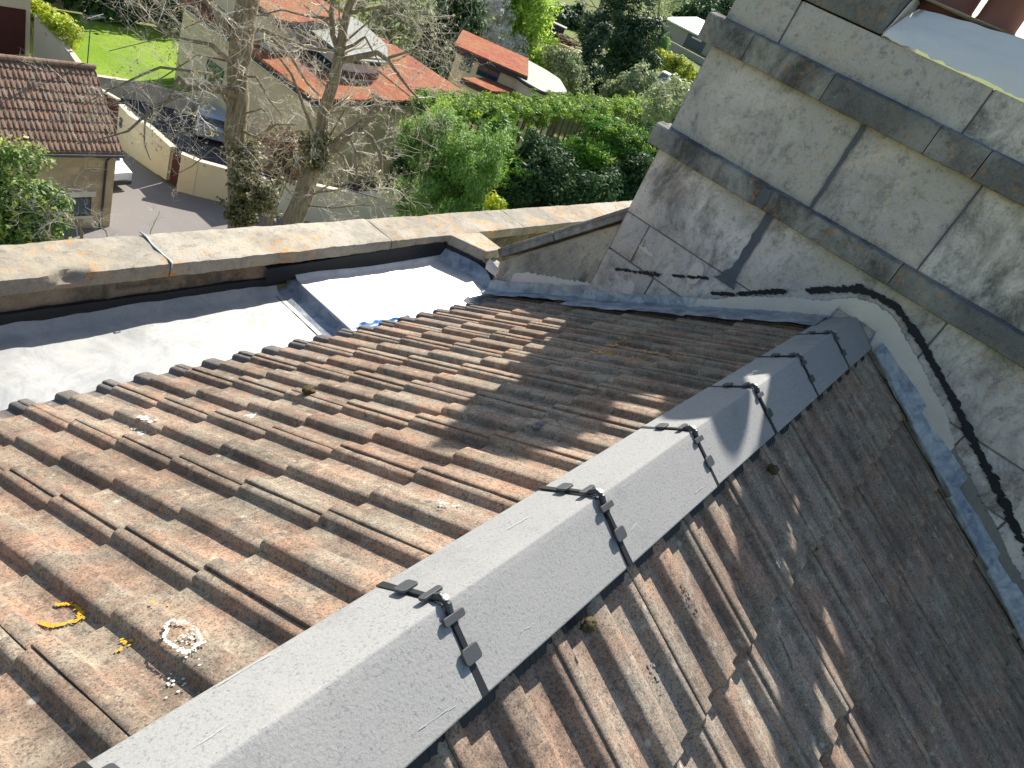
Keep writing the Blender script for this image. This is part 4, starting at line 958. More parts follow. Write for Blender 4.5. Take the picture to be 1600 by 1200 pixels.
def leaves(name, C, rad, per, size, mat, parent, crown_c=None, aspect=.45, droop=0.0, out=.7, tone=None, topgold=0.0, flatten=1.0, jitter=.35):
    """cloud of small rhombic leaves around clump centres C"""
    C = np.asarray(C, float); n = len(C); N = n*per
    ctr = np.mean(C, 0) if crown_c is None else np.asarray(crown_c, float)
    cc = np.repeat(C, per, 0); rr = np.repeat(np.broadcast_to(rad, (n,)), per)
    off = rng.normal(size=(N, 3)); off /= np.linalg.norm(off, axis=1)[:, None]+1e-9; off *= (rng.random((N, 1))**.45)*rr[:, None]
    off[:, 2] *= flatten; p = cc+off
    nn = off/(rr[:, None]+1e-9)+out*(p-ctr)/(np.linalg.norm(p-ctr, axis=1)[:, None]+1e-9)+rng.normal(size=(N, 3))*.6+np.array([0, 0, .35])
    nn /= np.linalg.norm(nn, axis=1)[:, None]+1e-9
    a = rng.normal(size=(N, 3))+np.array([0, 0, -droop]); a -= nn*np.sum(a*nn, 1)[:, None]; a /= np.linalg.norm(a, axis=1)[:, None]+1e-9
    b = np.cross(nn, a); s = size*(1+jitter*rng.normal(size=(N, 1))).clip(.35, 2)
    v = np.stack([p-a*s, p+b*s*aspect, p+a*s, p-b*s*aspect], 1).reshape(-1, 3)
    off0 = np.zeros(3); q = parent
    while q is not None: off0 += np.array(q.location); q = q.parent
    v = v-off0
    me = D.meshes.new(name); me.vertices.add(4*N); me.vertices.foreach_set('co', v.astype(np.float32).ravel())
    me.loops.add(4*N); me.loops.foreach_set('vertex_index', np.arange(4*N, dtype=np.int32))
    me.polygons.add(N); me.polygons.foreach_set('loop_start', np.arange(0, 4*N, 4, dtype=np.int32)); me.polygons.foreach_set('loop_total', np.full(N, 4, np.int32))
    ct = np.repeat(rng.random(n) if tone is None else np.asarray(tone), per)
    r = .55*ct+.45*rng.random(N)
    if topgold: r = np.clip(r*.75+topgold*((off[:, 2]/(rr+1e-9)) > .35), 0, 1)
    me.update(calc_edges=True); at = me.attributes.new('rnd', 'FLOAT', 'FACE'); at.data.foreach_set('value', r.astype(np.float32))
    me.materials.append(mat); o = D.objects.new(name, me); COL.objects.link(o)
    if parent is not None: o.parent = parent
    return o
def blob_pts(blobs, n, hollow=.55, lump=.3, s=.5):
    out = []
    wts = np.array([b[3]*b[4]*b[5] for b in blobs])**.7; wts /= wts.sum()
    while len(out) < n:
        x, y, z, rx, ry, rz = blobs[rng.choice(len(blobs), p=wts)]
        d = rng.normal(size=3); d /= np.linalg.norm(d); r = hollow+(1-hollow)*rng.random()
        p = np.array([x, y, z])+d*r*np.array([rx, ry, rz])*(1+lump*noise.noise(Vector((d[0]*2+x, d[1]*2+y, d[2]*2))))
        if noise.noise(Vector((p*s).tolist())) < -.22: continue
        out.append(p)
    return np.array(out)
def trunk_tube(pts, r0, r1, name, mat, parent, sides=9, rough=.12):
    mb = MB(); n = len(pts); pts = [np.array(p) for p in pts]; fine = []
    for i in range(n-1):
        for q in range(6): fine.append(pts[i]+(pts[i+1]-pts[i])*q/6)
    fine.append(pts[-1]); m = len(fine)
    rad = [(r0+(r1-r0)*i/(m-1))*(1+rough*noise.noise(Vector((fine[i]*1.3).tolist()))) for i in range(m)]
    fine = [p+np.array([nz(p, 1.1, 3), nz(p, 1.1, 7), 0])*r0*.35 for p in fine]
    mb.tube(fine, rad, sides); return mb.build(name, mat, parent, smooth=True)
def simple_tree(name, label, base, h, blobs, mat, ncl, per, size, crad, cat='tree', bark='bark', group=None, r0=None, part='crown', **kw):
    base = np.array(base, float); t = thing(name, label, cat, tuple(base), group)
    top = np.mean(np.array([b[:3] for b in blobs]), 0); r0 = r0 or max(.05, h*.022)
    trunk_tube([base, base*.6+top*.4+rng.normal(size=3)*.1*[1, 1, 0], top], r0, r0*.3, 'trunk' if cat == 'tree' else 'stem', M[bark], t, 8)
    for k in range(3):
        b = blobs[rng.integers(len(blobs))]; trunk_tube([base*.55+top*.45, np.array(b[:3])+rng.normal(size=3)*.3*np.array(b[3:])], r0*.4, r0*.08, 'branch', M[bark], t, 6)
    C = blob_pts(blobs, ncl, s=kw.pop('s', .5), hollow=kw.pop('hollow', .55))
    leaves(part, C, crad, per, size, M[mat], t, top, **kw); return t

# big evergreen at lower left in front of the cottage
bc = P(20, 330, 19.5)
simple_tree('laurel_bush', 'dense glossy evergreen bush in front of the cottage at the left edge', (bc[0], bc[1], GZ), 6,
            [tuple(P(10, 290, 19.5))+(1.25, 1.2, 1.2), tuple(P(62, 330, 19.3))+(.85, .9, .8), tuple(P(-40, 340, 19.5))+(1.3, 1.1, 1.4), tuple(P(30, 375, 19))+(1.2, 1.1, 1.2)],
            'lf_laurel', 620, 40, .062, .28, 'shrub', part='foliage', hollow=.6, s=1.0)
# feathery green shrubs and the clipped cypress hedge
simple_tree('weeping_shrub', 'tall feathery drooping green shrub just beyond the parapet', (25.6, 19.4, GZ), 8,
            [tuple(P(735, 260, 32))+(1.5, 1.5, 1.9), tuple(P(690, 230, 32))+(1.2, 1.3, 1.6), tuple(P(765, 235, 31.5))+(.8, .8, 1.0), tuple(P(650, 215, 33))+(.75, .8, 1.0), tuple(P(700, 320, 31))+(1.6, 1.4, 1.6), tuple(P(640, 300, 32.5))+(.8, .8, 1.6)],
            'lf_bamboo', 760, 48, .10, .36, 'shrub', part='foliage', aspect=.22, droop=1.6, s=.8)
simple_tree('weeping_shrub', 'slender yellowish sprigged shrub rising above the feathery one', tuple(P(690, 300, 34)*[1, 1, 0]+[0, 0, GZ]), 8,
            [tuple(P(690, 180, 34))+(.45, .5, .9), tuple(P(686, 215, 34))+(.5, .5, .9)], 'lf_lime', 46, 26, .1, .32, 'shrub', part='foliage', aspect=.22, droop=1.2)
HD = thing('clipped_hedge', 'long clipped bright green cypress hedge with bare stems beneath its top', 'hedge', (50, 33, GZ))
hq = [(668, 146, 41), (720, 150, 42), (800, 150, 46), (900, 151, 55), (1000, 154, 70), (1065, 160, 90)]
hp = [P(*q) for q in hq]
def hpt(t): k = min(int(t), len(hp)-2); return hp[k]+(hp[k+1]-hp[k])*(t-k)
hC = []
for i in range(1100):
    t = (rng.random()**.95)*(len(hp)-1); q = hpt(t)
    hC.append((q[0]+rng.normal()*.3, q[1]+rng.normal()*.6, q[2]-.25-abs(rng.normal())*.55))
leaves('foliage', np.array(hC), .42, 46, .11, M['lf_hedge'], HD, (55, 33, -40), aspect=.35, out=.8, flatten=.5, topgold=.28)
low = []
for i in range(420):
    t = rng.random()*(len(hp)-1); q = hpt(t); low.append((q[0], q[1]+rng.normal()*.6, gz(q[0], q[1])+rng.random()*4.0))
leaves('lower_foliage', low, .8, 26, .22, M['lf_dark'], HD, (55, 36, -14), aspect=.4)
for i in range(64):
    q = hpt((i+.5)/64*(len(hp)-1)); g0 = gz(q[0], q[1]); zt_ = q[2]-.6
    mb = MB(); mb.tube([(q[0]+rng.normal()*.15, q[1]-.3+rng.normal()*.2, g0), (q[0]+rng.normal()*.25, q[1]-.25, (zt_+g0)/2), (q[0]+rng.normal()*.35, q[1]-.1, zt_)], [.10, .08, .04], 5); mb.build('stem', M['bark_red'], HD)
def px_blob(px, py, d, rx, ry, rz): return tuple(P(px, py, d))+(rx, ry, rz)
def at_base(px, py, d): p = P(px, py, d); return (p[0], p[1], gz(p[0], p[1]))
simple_tree('golden_conifer', 'bushy conifer with golden tips in front of the hedge behind the feathery shrub', at_base(790, 260, 38), 8, [px_blob(775, 225, 38, 1.0, 1.0, 1.3), px_blob(790, 260, 38, 1.1, 1.1, 1.5)], 'lf_gold', 150, 40, .15, .45, flatten=.4, topgold=.35, aspect=.3)
simple_tree('evergreen_shrub', 'mid green rounded evergreen shrub in the middle of the hedge border', at_base(850, 280, 40), 7, [px_blob(845, 250, 41, 1.7, 1.6, 1.5), px_blob(850, 290, 39, 2.0, 1.6, 2.0), px_blob(800, 300, 38, 1.3, 1.3, 1.4)], 'lf_dark', 420, 44, .11, .45, 'shrub', part='foliage', aspect=.4)
simple_tree('golden_conifer', 'broad tiered conifer with bright yellow tips close to the chimney', at_base(945, 260, 43), 8, [px_blob(905, 240, 43, 1.3, 1.2, .8), px_blob(950, 215, 44, 1.8, 1.6, 1.2), px_blob(945, 255, 43, 2.2, 1.8, 1.4), px_blob(985, 245, 44, 1.5, 1.5, 1.5)], 'lf_gold', 460, 46, .12, .5, flatten=.35, topgold=.34, aspect=.3)
simple_tree('evergreen_shrub', 'dark green shrub mass beneath the golden conifer and beside the chimney', at_base(930, 300, 40), 5, [px_blob(890, 305, 39, 1.8, 1.4, 1.2), px_blob(950, 298, 40, 2.0, 1.4, 1.2), px_blob(995, 275, 42, 1.4, 1.4, 1.4), px_blob(1010, 235, 46, 1.4, 1.4, 1.5), px_blob(850, 320, 38, 1.6, 1.4, 1.0)], 'lf_dark', 380, 40, .12, .5, 'shrub', part='foliage')
simple_tree('golden_shrub', 'small yellow shrub poking above the parapet coping', at_base(775, 318, 30), 4, [px_blob(772, 318, 30, .45, .4, .4)], 'lf_goldbox', 30, 26, .08, .22, 'shrub', part='foliage')
simple_tree('blossom_shrub', 'pale blossoming shrub half hidden behind the chimney edge', at_base(1045, 165, 58), 7, [px_blob(1035, 165, 58, 1.7, 1.6, 1.5), px_blob(1060, 150, 60, 1.4, 1.4, 1.3)], 'lf_olive', 150, 34, .13, .5, 'shrub', part='foliage', tone=rng.random(150)*.5+.5)
# taller trees behind the houses
def bg_tree(name, label, px, py, d, blobs, mat, ncl, per, size, crad, **kw):
    return simple_tree(name, label, at_base(px, py, d), 14, [px_blob(*b[:2], d+(b[5] if len(b) > 5 else 0), *b[2:5]) for b in blobs], mat, ncl, per, size, crad, **kw)
bg_tree('dark_conifer', 'tall dark drooping conifer behind the large house left of the blossom tree', 690, 110, 72, [(690, 20, 3.2, 3.2, 3.6), (675, 70, 3.6, 3.4, 3.4), (700, 90, 3.0, 3, 3), (725, 40, 1.6, 1.6, 3.2), (660, -30, 3.5, 3.5, 3.5)], 'lf_dark', 420, 34, .30, .9, aspect=.3, droop=1.2, s=.3)
bg_tree('blossom_tree', 'tree covered in white spring blossom behind the smaller house', 770, 90, 82, [(765, 30, 2.2, 2.2, 3.0), (775, 75, 2.4, 2, 2.0), (752, 0, 2.0, 2, 2.2), (800, 80, 1.6, 1.6, 1.6)], 'lf_blossom', 260, 26, .17, .6, aspect=.6, s=.5)
bg_tree('spring_tree', 'tall tree in fresh light green leaf behind the grey rounded roof', 830, 120, 86, [(825, 20, 3.0, 3, 3.0), (835, 75, 2.7, 2.6, 2.6), (800, -20, 3.2, 3, 3), (850, 100, 1.6, 1.6, 1.4), (812, 55, 2.2, 2.2, 2.4)], 'lf_lime', 420, 30, .22, .75, s=.4)
bg_tree('spring_tree', 'yellow green tree at the top between the bare tree and dark conifer', 620, 30, 62, [(615, 35, 2.0, 2, 2.2), (640, 10, 2, 2, 2.2), (590, 0, 2.2, 2, 1.8), (600, -40, 2.4, 2.4, 2)], 'lf_olive', 220, 28, .18, .6, s=.5)
bg_tree('spring_tree', 'small golden green tree showing above the upper red roof of the large house', 510, 5, 66, [(505, 0, 1.4, 1.4, 1.2), (525, 6, 1.0, 1, 1.0)], 'lf_gorse', 90, 26, .15, .45)
bg_tree('pine_tree', 'tall dark spreading pine left of the warehouse', 965, 140, 96, [(985, 15, 3.0, 3, 3.6), (960, 55, 3.4, 3, 2.6), (1005, 60, 2.6, 2.6, 3.0), (975, -30, 2.6, 2.4, 3.2), (930, 50, 1.8, 1.8, 2.2), (1000, 95, 2.4, 2.4, 2.0), (960, 105, 2.2, 2.2, 2.0)], 'lf_pine', 520, 32, .34, .85, aspect=.22, s=.4, r0=.34)
bg_tree('pine_tree', 'narrow dark conifer in front of the left side of the spreading pine', 925, 150, 84, [(930, 75, 1.0, 1, 2.4), (922, 115, 1.6, 1.6, 2.2), (915, 140, 2.0, 1.8, 1.6)], 'lf_pine', 220, 32, .25, .6, aspect=.25)
bg_tree('olive_shrub', 'grey green rounded shrub right of the rounded grey roof', 890, 130, 78, [(885, 105, 2.0, 2, 1.8), (905, 125, 2.0, 2, 1.8), (870, 90, 1.2, 1.2, 1.2)], 'lf_olive', 220, 30, .17, .55, cat='shrub', part='foliage')
bg_tree('olive_shrub', 'grey green shrub below the white truck beside the pine', 985, 145, 82, [(985, 140, 2.2, 2, 1.6), (1005, 125, 1.6, 1.6, 1.4), (960, 150, 2.0, 1.6, 1.2)], 'lf_olive', 220, 30, .18, .55, cat='shrub', part='foliage')
bg_tree('gorse_hedge', 'yellow flowering hedge between the white truck and the warehouse yard wall', 1060, 118, 112, [(1045, 100, 2.0, 1.6, 1.3), (1062, 110, 2.2, 1.8, 1.5), (1080, 122, 2.0, 1.6, 1.4), (1030, 92, 1.2, 1.2, 1.0)], 'lf_gorse', 200, 28, .20, .55, cat='hedge', part='foliage')
bg_tree('bare_hazel', 'hazy olive brown leafless tree left of the warehouse roof', 1040, 60, 130, [(1030, 10, 3.0, 3, 3.4), (1045, -10, 3.4, 3, 3), (1020, -30, 3.5, 3, 3)], 'lf_olive', 200, 24, .16, .9)
bg_tree('spring_tree', 'small green tree at the left end of the warehouse wall', 1033, 75, 126, [(1032, 68, 1.5, 1.5, 1.4)], 'lf_bamboo', 70, 26, .2, .5)
for i, (px, py, d, r, m, lb) in enumerate([(1085, 25, 190, 6, 'lf_dark', 'large dark tree clump behind the pale warehouse roof'), (1120, 20, 200, 6, 'lf_dark', 'rightmost dark tree behind the warehouse, touching the chimney'), (1100, -5, 240, 8, 'lf_olive', 'pale grey green tree on the far rise above the warehouse'), (900, 35, 165, 4, 'lf_dark', 'dark hedge tree beside the far green field'), (870, 30, 160, 3.4, 'lf_pine', 'dark shrubby tree between the lime tree and the field'), (925, 38, 170, 3.6, 'lf_dark', 'dark thicket right of the far field behind the pine')]):
    bg_tree('far_tree', lb, px, py, d, [(px, py, r, r, r*.8), (px-8, py+6, r*.7, r*.7, r*.6), (px+10, py+4, r*.7, r*.7, r*.6)], m, 130, 26, .5, r*.28)
# hedge behind the lawn, golden box hedge at the garage
C = []
for i in range(300):
    C.append((21.6+rng.random()*16, 50.6+rng.normal()*.5+ (0), -15+rng.random()**.8*4.6))
DH = thing('dark_hedge', 'tall dark evergreen hedge along the far side of the lawn', 'hedge', (28, 50.8, -15)); leaves('foliage', C, .7, 40, .22, M['lf_dark'], DH, (28, 56, -13), aspect=.5)
mb = MB(); mb.box(22, 37.4, 50.7, 51.3, -15, -11.2); mb.build('inner_branches', M['twig_dark'], DH)
C = [(19.55+.85*t_+rng.normal()*.25, 46.3-4.0*t_+rng.normal()*.2, -14.0-.25*t_+rng.random()*.9) for t_ in rng.random(150)]
GH = thing('box_hedge', 'clipped golden green hedge along the sloping cream wall', 'hedge', (20, 44, -15)); leaves('foliage', C, .42, 40, .10, M['lf_goldbox'], GH, (19.4, 45, -16), aspect=.55)
mb = MB()
for t_ in np.linspace(.05, .95, 7): mb.tube([(19.55+.85*t_, 46.3-4*t_, -15), (19.55+.85*t_, 46.3-4*t_, -13.6)], .05, 6)
mb.build('stems', M['bark'], GH)

# ---- two bare trees (trunks, limbs, twigs, spring buds, ivy)
class Bare:
    def __init__(self): self.tw = MB(); self.td = MB(); self.bud = []; self.n = 0
    def grow(self, p, d, L, r, depth, up=.06):
        n = 4; pts = [p]; d = d/np.linalg.norm(d)
        for i in range(n):
            d = d+rng.normal(size=3)*.22+np.array([0, 0, up]); d /= np.linalg.norm(d); p = p+d*L/n; pts.append(p)
        (self.tw if r < .017 else self.td).tube(pts, list(np.linspace(r, r*.5, n+1)), 4 if r < .02 else 6, cap=False, rnd=random.random()); self.n += 1
        if depth <= 1:
            for q in pts[1:]:
                if rng.random() < .05: self.bud.append(q+rng.normal(size=3)*.02)
        if depth == 0: return
        for k in range(rng.integers(2, 5)):
            i = rng.integers(1, n+1); q = rng.normal(size=3); q -= d*q.dot(d); q /= np.linalg.norm(q)
            dd = (pts[i]-pts[i-1]); dd = dd/np.linalg.norm(dd)*.75+q*.8
            self.grow(pts[i], dd, L*rng.uniform(.5, .82), r*.55, depth-1, up)
    def along(self, pts, r0, r1, nb, L, depth, tree, name='limb', r=None):
        pts = [np.array(p) for p in pts]; trunk_tube(pts, r0, r1, name, M['bark'], tree, 8, .18)
        for k in range(nb):
            t = (.12+.88*(k+rng.random())/nb)*(len(pts)-1); i = min(int(t), len(pts)-2); p = pts[i]+(pts[i+1]-pts[i])*(t-i)
            d0 = pts[i+1]-pts[i]; d0 /= np.linalg.norm(d0); q = rng.normal(size=3); q -= d0*q.dot(d0); q /= np.linalg.norm(q)
            self.grow(p, d0*.35+q*.9+np.array([0, 0, .15]), L*rng.uniform(.6, 1.25), r or r1*.55, depth)
def finish(bt, tree):
    if bt.tw.v: bt.tw.build('twigs', M['twig'], tree)
    if bt.td.v: bt.td.build('branches', M['twig_dark'], tree)
    if len(bt.bud) > 300: leaves('buds', np.array(bt.bud), .05, 3, .022, M['lf_bud'], tree, aspect=.7)
t1 = thing('bare_tree', 'leafless tree with a thick upright ivy clad trunk, left of the leaning one', 'tree', (13.6, 17.0, GZ)); B1 = Bare()
d1 = 22
T1 = [(13.6, 17.0, GZ), P(376, 352, d1), P(371, 270, d1), P(369, 190, d1), P(374, 110, d1), P(378, 60, d1), P(390, -10, d1), P(400, -110, d1)]
trunk_tube(T1, .36, .24, 'trunk', M['bark'], t1, 14, .12)
B1.along([P(378, 60, d1), P(405, 45, d1-.4), P(430, 55, d1-.6), P(480, 75, d1-.8), P(535, 80, d1-1)], .07, .025, 9, 1.0, 3, t1)
B1.along([P(370, 150, d1), P(345, 140, d1-.8), P(322, 138, d1-1.2), P(290, 138, d1-1.6)], .16, .055, 5, 1.0, 3, t1)
B1.along([P(292, 138, d1-1.6), P(280, 120, d1-1.9), P(262, 160, d1-2), P(235, 165, d1-2.2)], .055, .02, 6, .8, 3, t1)
B1.along([P(295, 142, d1-1.5), P(250, 165, d1-2), P(222, 185, d1-2.5), P(200, 205, d1-3), P(165, 215, d1-3.4), P(120, 225, d1-3.6)], .05, .012, 8, .7, 3, t1)
B1.along([P(232, 165, d1-2.4), P(226, 195, d1-2.7), P(225, 225, d1-2.8), P(235, 250, d1-2.9)], .032, .008, 5, .5, 2, t1)
B1.along([P(374, 110, d1), P(330, 70, d1-1), P(280, 60, d1-1.8), P(230, 30, d1-2.2)], .07, .02, 9, 1.0, 3, t1)
B1.along([P(376, 80, d1), P(340, 20, d1-.5), P(300, -20, d1-1), P(260, -40, d1-1)], .08, .03, 9, 1.1, 3, t1)
B1.along([P(370, 190, d1), P(330, 115, d1-1.5), P(250, 105, d1-2.5), P(170, 140, d1-3.2), P(130, 165, d1-3.6)], .05, .012, 12, .9, 3, t1)
B1.along([P(371, 200, d1), P(400, 215, d1-.7), P(430, 195, d1-1), P(465, 195, d1-1.2)], .05, .02, 7, .6, 3, t1)
B1.along([P(373, 120, d1), P(400, 120, d1-.6), P(420, 155, d1-.8), P(440, 180, d1-1)], .045, .015, 7, .6, 3, t1)
B1.along([P(376, 70, d1), P(425, 60, d1+.4), P(455, 90, d1+.5), P(480, 130, d1+.6), P(500, 150, d1+.6)], .06, .03, 6, .7, 3, t1)
B1.along([P(372, 250, d1), P(335, 230, d1-1), P(300, 260, d1-1.6), P(270, 275, d1-2)], .03, .008, 7, .55, 3, t1)
B1.along([P(372, 290, d1), P(400, 270, d1-1), P(425, 245, d1-1.2)], .03, .01, 7, .6, 3, t1)
for (pts, L_, nb_) in [([(372, 60), (320, 30), (250, 60), (170, 80)], 1.3, 10), ([(374, 100), (310, 85), (240, 130), (190, 150)], 1.1, 10), ([(378, 40), (330, 0), (270, 10), (220, 40)], 1.2, 10), ([(372, 220), (330, 190), (300, 205), (260, 215)], .9, 8), ([(373, 180), (410, 170), (440, 215), (450, 240)], .8, 8)]:
    B1.along([P(a, b, d1-.5*k) for k, (a, b) in enumerate(pts)], .03, .008, nb_, L_, 3, t1)
finish(B1, t1)
iv = []
for k in range(130):
    p = P(376+rng.normal()*9+10*rng.random(), 352-rng.random()*135, d1-.3); iv.append(p+rng.normal(size=3)*[.14, .14, .12])
leaves('ivy', iv, .2, 30, .05, M['lf_ivy'], t1, aspect=.75)
iv = [P(408+rng.normal()*12, 335-rng.random()*50, d1-.4)+rng.normal(size=3)*.12 for k in range(70)]
leaves('ivy', iv, .2, 26, .045, M['lf_ivy'], t1, aspect=.75)

t2 = thing('bare_tree', 'leaning leafless tree with a forked top and a broken drooping limb', 'tree', (13.5, 15.6, GZ)); B2 = Bare(); d2 = 21
T2 = [(13.3, 15.9, GZ), P(452, 352, d2), P(478, 290, d2), P(500, 245, d2)]
trunk_tube(T2, .34, .22, 'trunk', M['bark'], t2, 12)
B2.along([P(500, 245, d2), P(503, 215, d2), P(508, 170, d2), P(522, 125, d2), P(532, 85, d2)], .19, .14, 7, .8, 3, t2, r=.03)
B2.along([P(532, 85, d2), P(520, 55, d2), P(517, 20, d2), P(525, -15, d2)], .09, .06, 4, .9, 3, t2, r=.03)
B2.along([P(532, 85, d2), P(536, 45, d2), P(545, 10, d2), P(560, -25, d2)], .13, .09, 5, 1.0, 3, t2, r=.03)
B2.along([P(500, 245, d2), P(530, 222, d2-.3), P(560, 198, d2-.5), P(592, 168, d2-.7)], .17, .12, 4, .6, 3, t2, r=.025)
B2.along([P(592, 168, d2-.7), P(590, 150, d2-.7), P(578, 147, d2-.7)], .07, .03, 3, .4, 2, t2, r=.012)
B2.along([P(558, 200, d2-.5), P(580, 215, d2-.8), P(593, 240, d2-1), P(597, 275, d2-1.1), P(588, 300, d2-1.1)], .075, .03, 7, .6, 3, t2)
B2.along([P(545, 212, d2-.5), P(555, 235, d2-.8), P(557, 275, d2-.9)], .05, .03, 3, .5, 2, t2)
B2.along([P(520, 232, d2-.3), P(537, 245, d2-.6), P(543, 280, d2-.7)], .045, .025, 3, .5, 2, t2)
B2.along([P(534, 95, d2), P(560, 88, d2-.4), P(590, 82, d2-.8), P(608, 95, d2-1), P(625, 120, d2-1.2), P(640, 140, d2-1.4), P(665, 165, d2-1.6)], .085, .02, 12, .9, 3, t2)
B2.along([P(534, 78, d2), P(552, 70, d2-.3), P(570, 57, d2-.5), P(585, 85, d2-.7), P(600, 110, d2-.7)], .045, .012, 7, .6, 3, t2)
B2.along([P(608, 90, d2-1), P(640, 80, d2-1.4), P(680, 85, d2-1.8), P(700, 95, d2-2)], .035, .01, 9, .7, 3, t2)
B2.along([P(545, 20, d2), P(600, 10, d2-.6), P(640, 40, d2-1), P(680, 50, d2-1.2)], .05, .015, 11, .9, 3, t2)
B2.along([P(520, 30, d2), P(480, 25, d2-.6), P(440, 15, d2-1), P(400, 25, d2-1.2)], .04, .012, 8, .8, 3, t2)
B2.along([P(500, 245, d2), P(480, 180, d2-.4), P(455, 115, d2-.6), P(425, 75, d2-.8)], .06, .02, 8, .7, 3, t2)
B2.along([P(472, 310, d2), P(500, 300, d2-.6), P(540, 295, d2-1), P(590, 310, d2-1.4)], .04, .012, 14, .7, 4, t2)
B2.along([P(468, 320, d2), P(440, 285, d2-.6), P(415, 265, d2-.8)], .03, .01, 8, .6, 3, t2)
B2.along([P(470, 320, d2), P(520, 325, d2-.6), P(570, 320, d2-1), P(640, 330, d2-1.3)], .03, .01, 13, .65, 3, t2)
for (pts, L_, nb_) in [([(534, 70), (580, 30), (630, 10), (690, 30)], 1.2, 10), ([(560, 90), (620, 95), (680, 60), (720, 70)], .9, 6), ([(500, 240), (540, 170), (590, 150), (640, 190)], .9, 9), ([(470, 315), (530, 280), (600, 300), (660, 280)], .8, 10), ([(590, 110), (640, 150), (660, 220), (655, 270)], .8, 8)]:
    B2.along([P(a, b, d2-.35*k) for k, (a, b) in enumerate(pts)], .028, .008, nb_, L_, 3, t2)
finish(B2, t2)
iv = [P(490+rng.normal()*12, 262-rng.random()*50, d2-.2)+rng.normal(size=3)*.12 for k in range(60)]
leaves('ivy', iv, .18, 24, .045, M['lf_ivy'], t2, aspect=.75)
# brown shrub between the two trunks
simple_tree('brown_shrub', 'reddish brown winter shrub behind the two bare trunks', tuple(P(435, 260, 24)*[1, 1, 0]+[0, 0, GZ]), 5, [px_blob(430, 232, 24, .75, .7, .75), px_blob(455, 255, 24, .7, .7, .6)], 'lf_brown', 110, 26, .07, .3, 'shrub', part='foliage')
# bare sapling in front of the evergreen bush
t3 = thing('bare_sapling', 'grey arching leafless branches in front of the evergreen bush', 'tree', (8.2, 15.5, GZ)); B3 = Bare()
B3.along([(8.3, 15.3, GZ), P(125, 400, 17), P(128, 365, 17), P(118, 343, 17), P(95, 333, 17), P(60, 332, 17), P(20, 330, 17)], .05, .012, 9, .6, 3, t3)
B3.along([P(80, 400, 17), P(75, 320, 17), P(95, 295, 17), P(120, 290, 17)], .025, .008, 6, .5, 3, t3)
B3.along([P(180, 420, 17), P(165, 360, 17), P(150, 352, 17)], .02, .01, 7, .4, 3, t3, r=.008); B3.along([P(230, 420, 17), P(235, 362, 17), P(250, 330, 17)], .012, .004, 4, .3, 2, t3, r=.006)
finish(B3, t3)
# far bare tree at the field
t4 = thing('bare_tree', 'distant bare tree standing against the pale green field at the top', 'tree', at_base(930, 40, 120)); B4 = Bare(); q0 = at_base(930, 40, 120)
B4.along([q0, P(935, 30, 120), P(941, 5, 120), P(946, -40, 120)], .5, .25, 8, 3.0, 3, t4, name='trunk', r=.1); finish(B4, t4)

# ---- vehicles
def wheel(h, c, r, w_, ax):
    mb = MB(); c = np.array(c); ax = np.array(ax); mb.tube([c-ax*w_/2, c+ax*w_/2], r, 18); t = mb.build('wheel', M['rubber'], h)
    mb = MB(); mb.tube([c+ax*(w_/2-.01), c+ax*(w_/2+.012)], r*.6, 14); mb.build('rim', M['zinc'], t)
def vehicle(name, label, cat, loc, ang, prof, width, glass, paint, wheels, r, taper=.12, group=None, z0=.25):
    """prof: side outline (x along, z); glass: list of (x0,x1,z0,z1) on the sides"""
    loc = np.array(loc); h = thing(name, label, cat, tuple(loc), group); ca, sa = math.cos(ang), math.sin(ang)
    def W(x, y, z): return loc+np.array([x*ca-y*sa, x*sa+y*ca, z])
    zm = max(z for x, z in prof); mb = MB(); n = len(prof); vs = []
    hw = lambda z: width/2*(1-taper*max(0, (z-.9)/(zm-.9)) if zm > .9 else 1)
    for s in (-1, -.8, .8, 1):
        for x, z in prof:
            e = .0 if abs(s) < 1 else .045
            vs.append(W(x*(1-e*.5), s*hw(z), z-(e if z > z0+.1 else -e)))
    fs = [tuple(range(n))[::-1], tuple(3*n+i for i in range(n))]+[(k*n+i, k*n+(i+1) % n, (k+1)*n+(i+1) % n, (k+1)*n+i) for k in range(3) for i in range(n)]
    mb.add(vs, fs); mb.build('body', paint, h, bevel=.03)
    for (pts, nm) in glass:
        mb = MB(); mb.add([W(*p) for p in pts], [tuple(range(len(pts)))]); mb.build(nm, M['glass'], h)
    for x in wheels:
        for s in (-1, 1): wheel(h, W(x, s*(width/2-.1), r), r, .2, np.array([-sa*s, ca*s, 0]))
    return h, W
van_prof = [(-2.4, .3), (2.35, .3), (2.4, .85), (1.75, 1.05), (1.15, 1.85), (.9, 1.95), (-2.3, 1.95), (-2.42, 1.8)]
def van(loc, ang, label, group=None):
    hw = .86
    gl = [([(1.72, -.75, 1.1), (1.72, .75, 1.1), (1.2, .68, 1.8), (1.2, -.68, 1.8)], 'windscreen')]+[([(1.5, s*.96, 1.08), (.4, s*.96, 1.08), (.4, s*.875, 1.75), (1.05, s*.875, 1.75)], 'side_window') for s in (-1, 1)]
    return vehicle('white_van', label, 'van', loc, ang, van_prof, 1.9, gl, M['white'], (-1.5, 1.5), .33, .10, group)
h, W = van((16.05, 32.2, GZ+.02), math.radians(-82), 'white van with green swoosh half hidden behind the cottage corner')
for s in (-1, 1):
    mb = MB()
    vs = []
    for i in range(13):
        a = math.pi*(.05+.5*i/12); vs += [W(-.6+1.9*math.cos(a), s*.957, .5+.8*math.sin(a)), W(-.6+1.72*math.cos(a), s*.957, .5+.70*math.sin(a))]
    mb.add(vs, [(2*i, 2*i+1, 2*i+3, 2*i+2) for i in range(12)]); mb.build('green_swoosh', M['green'], h)
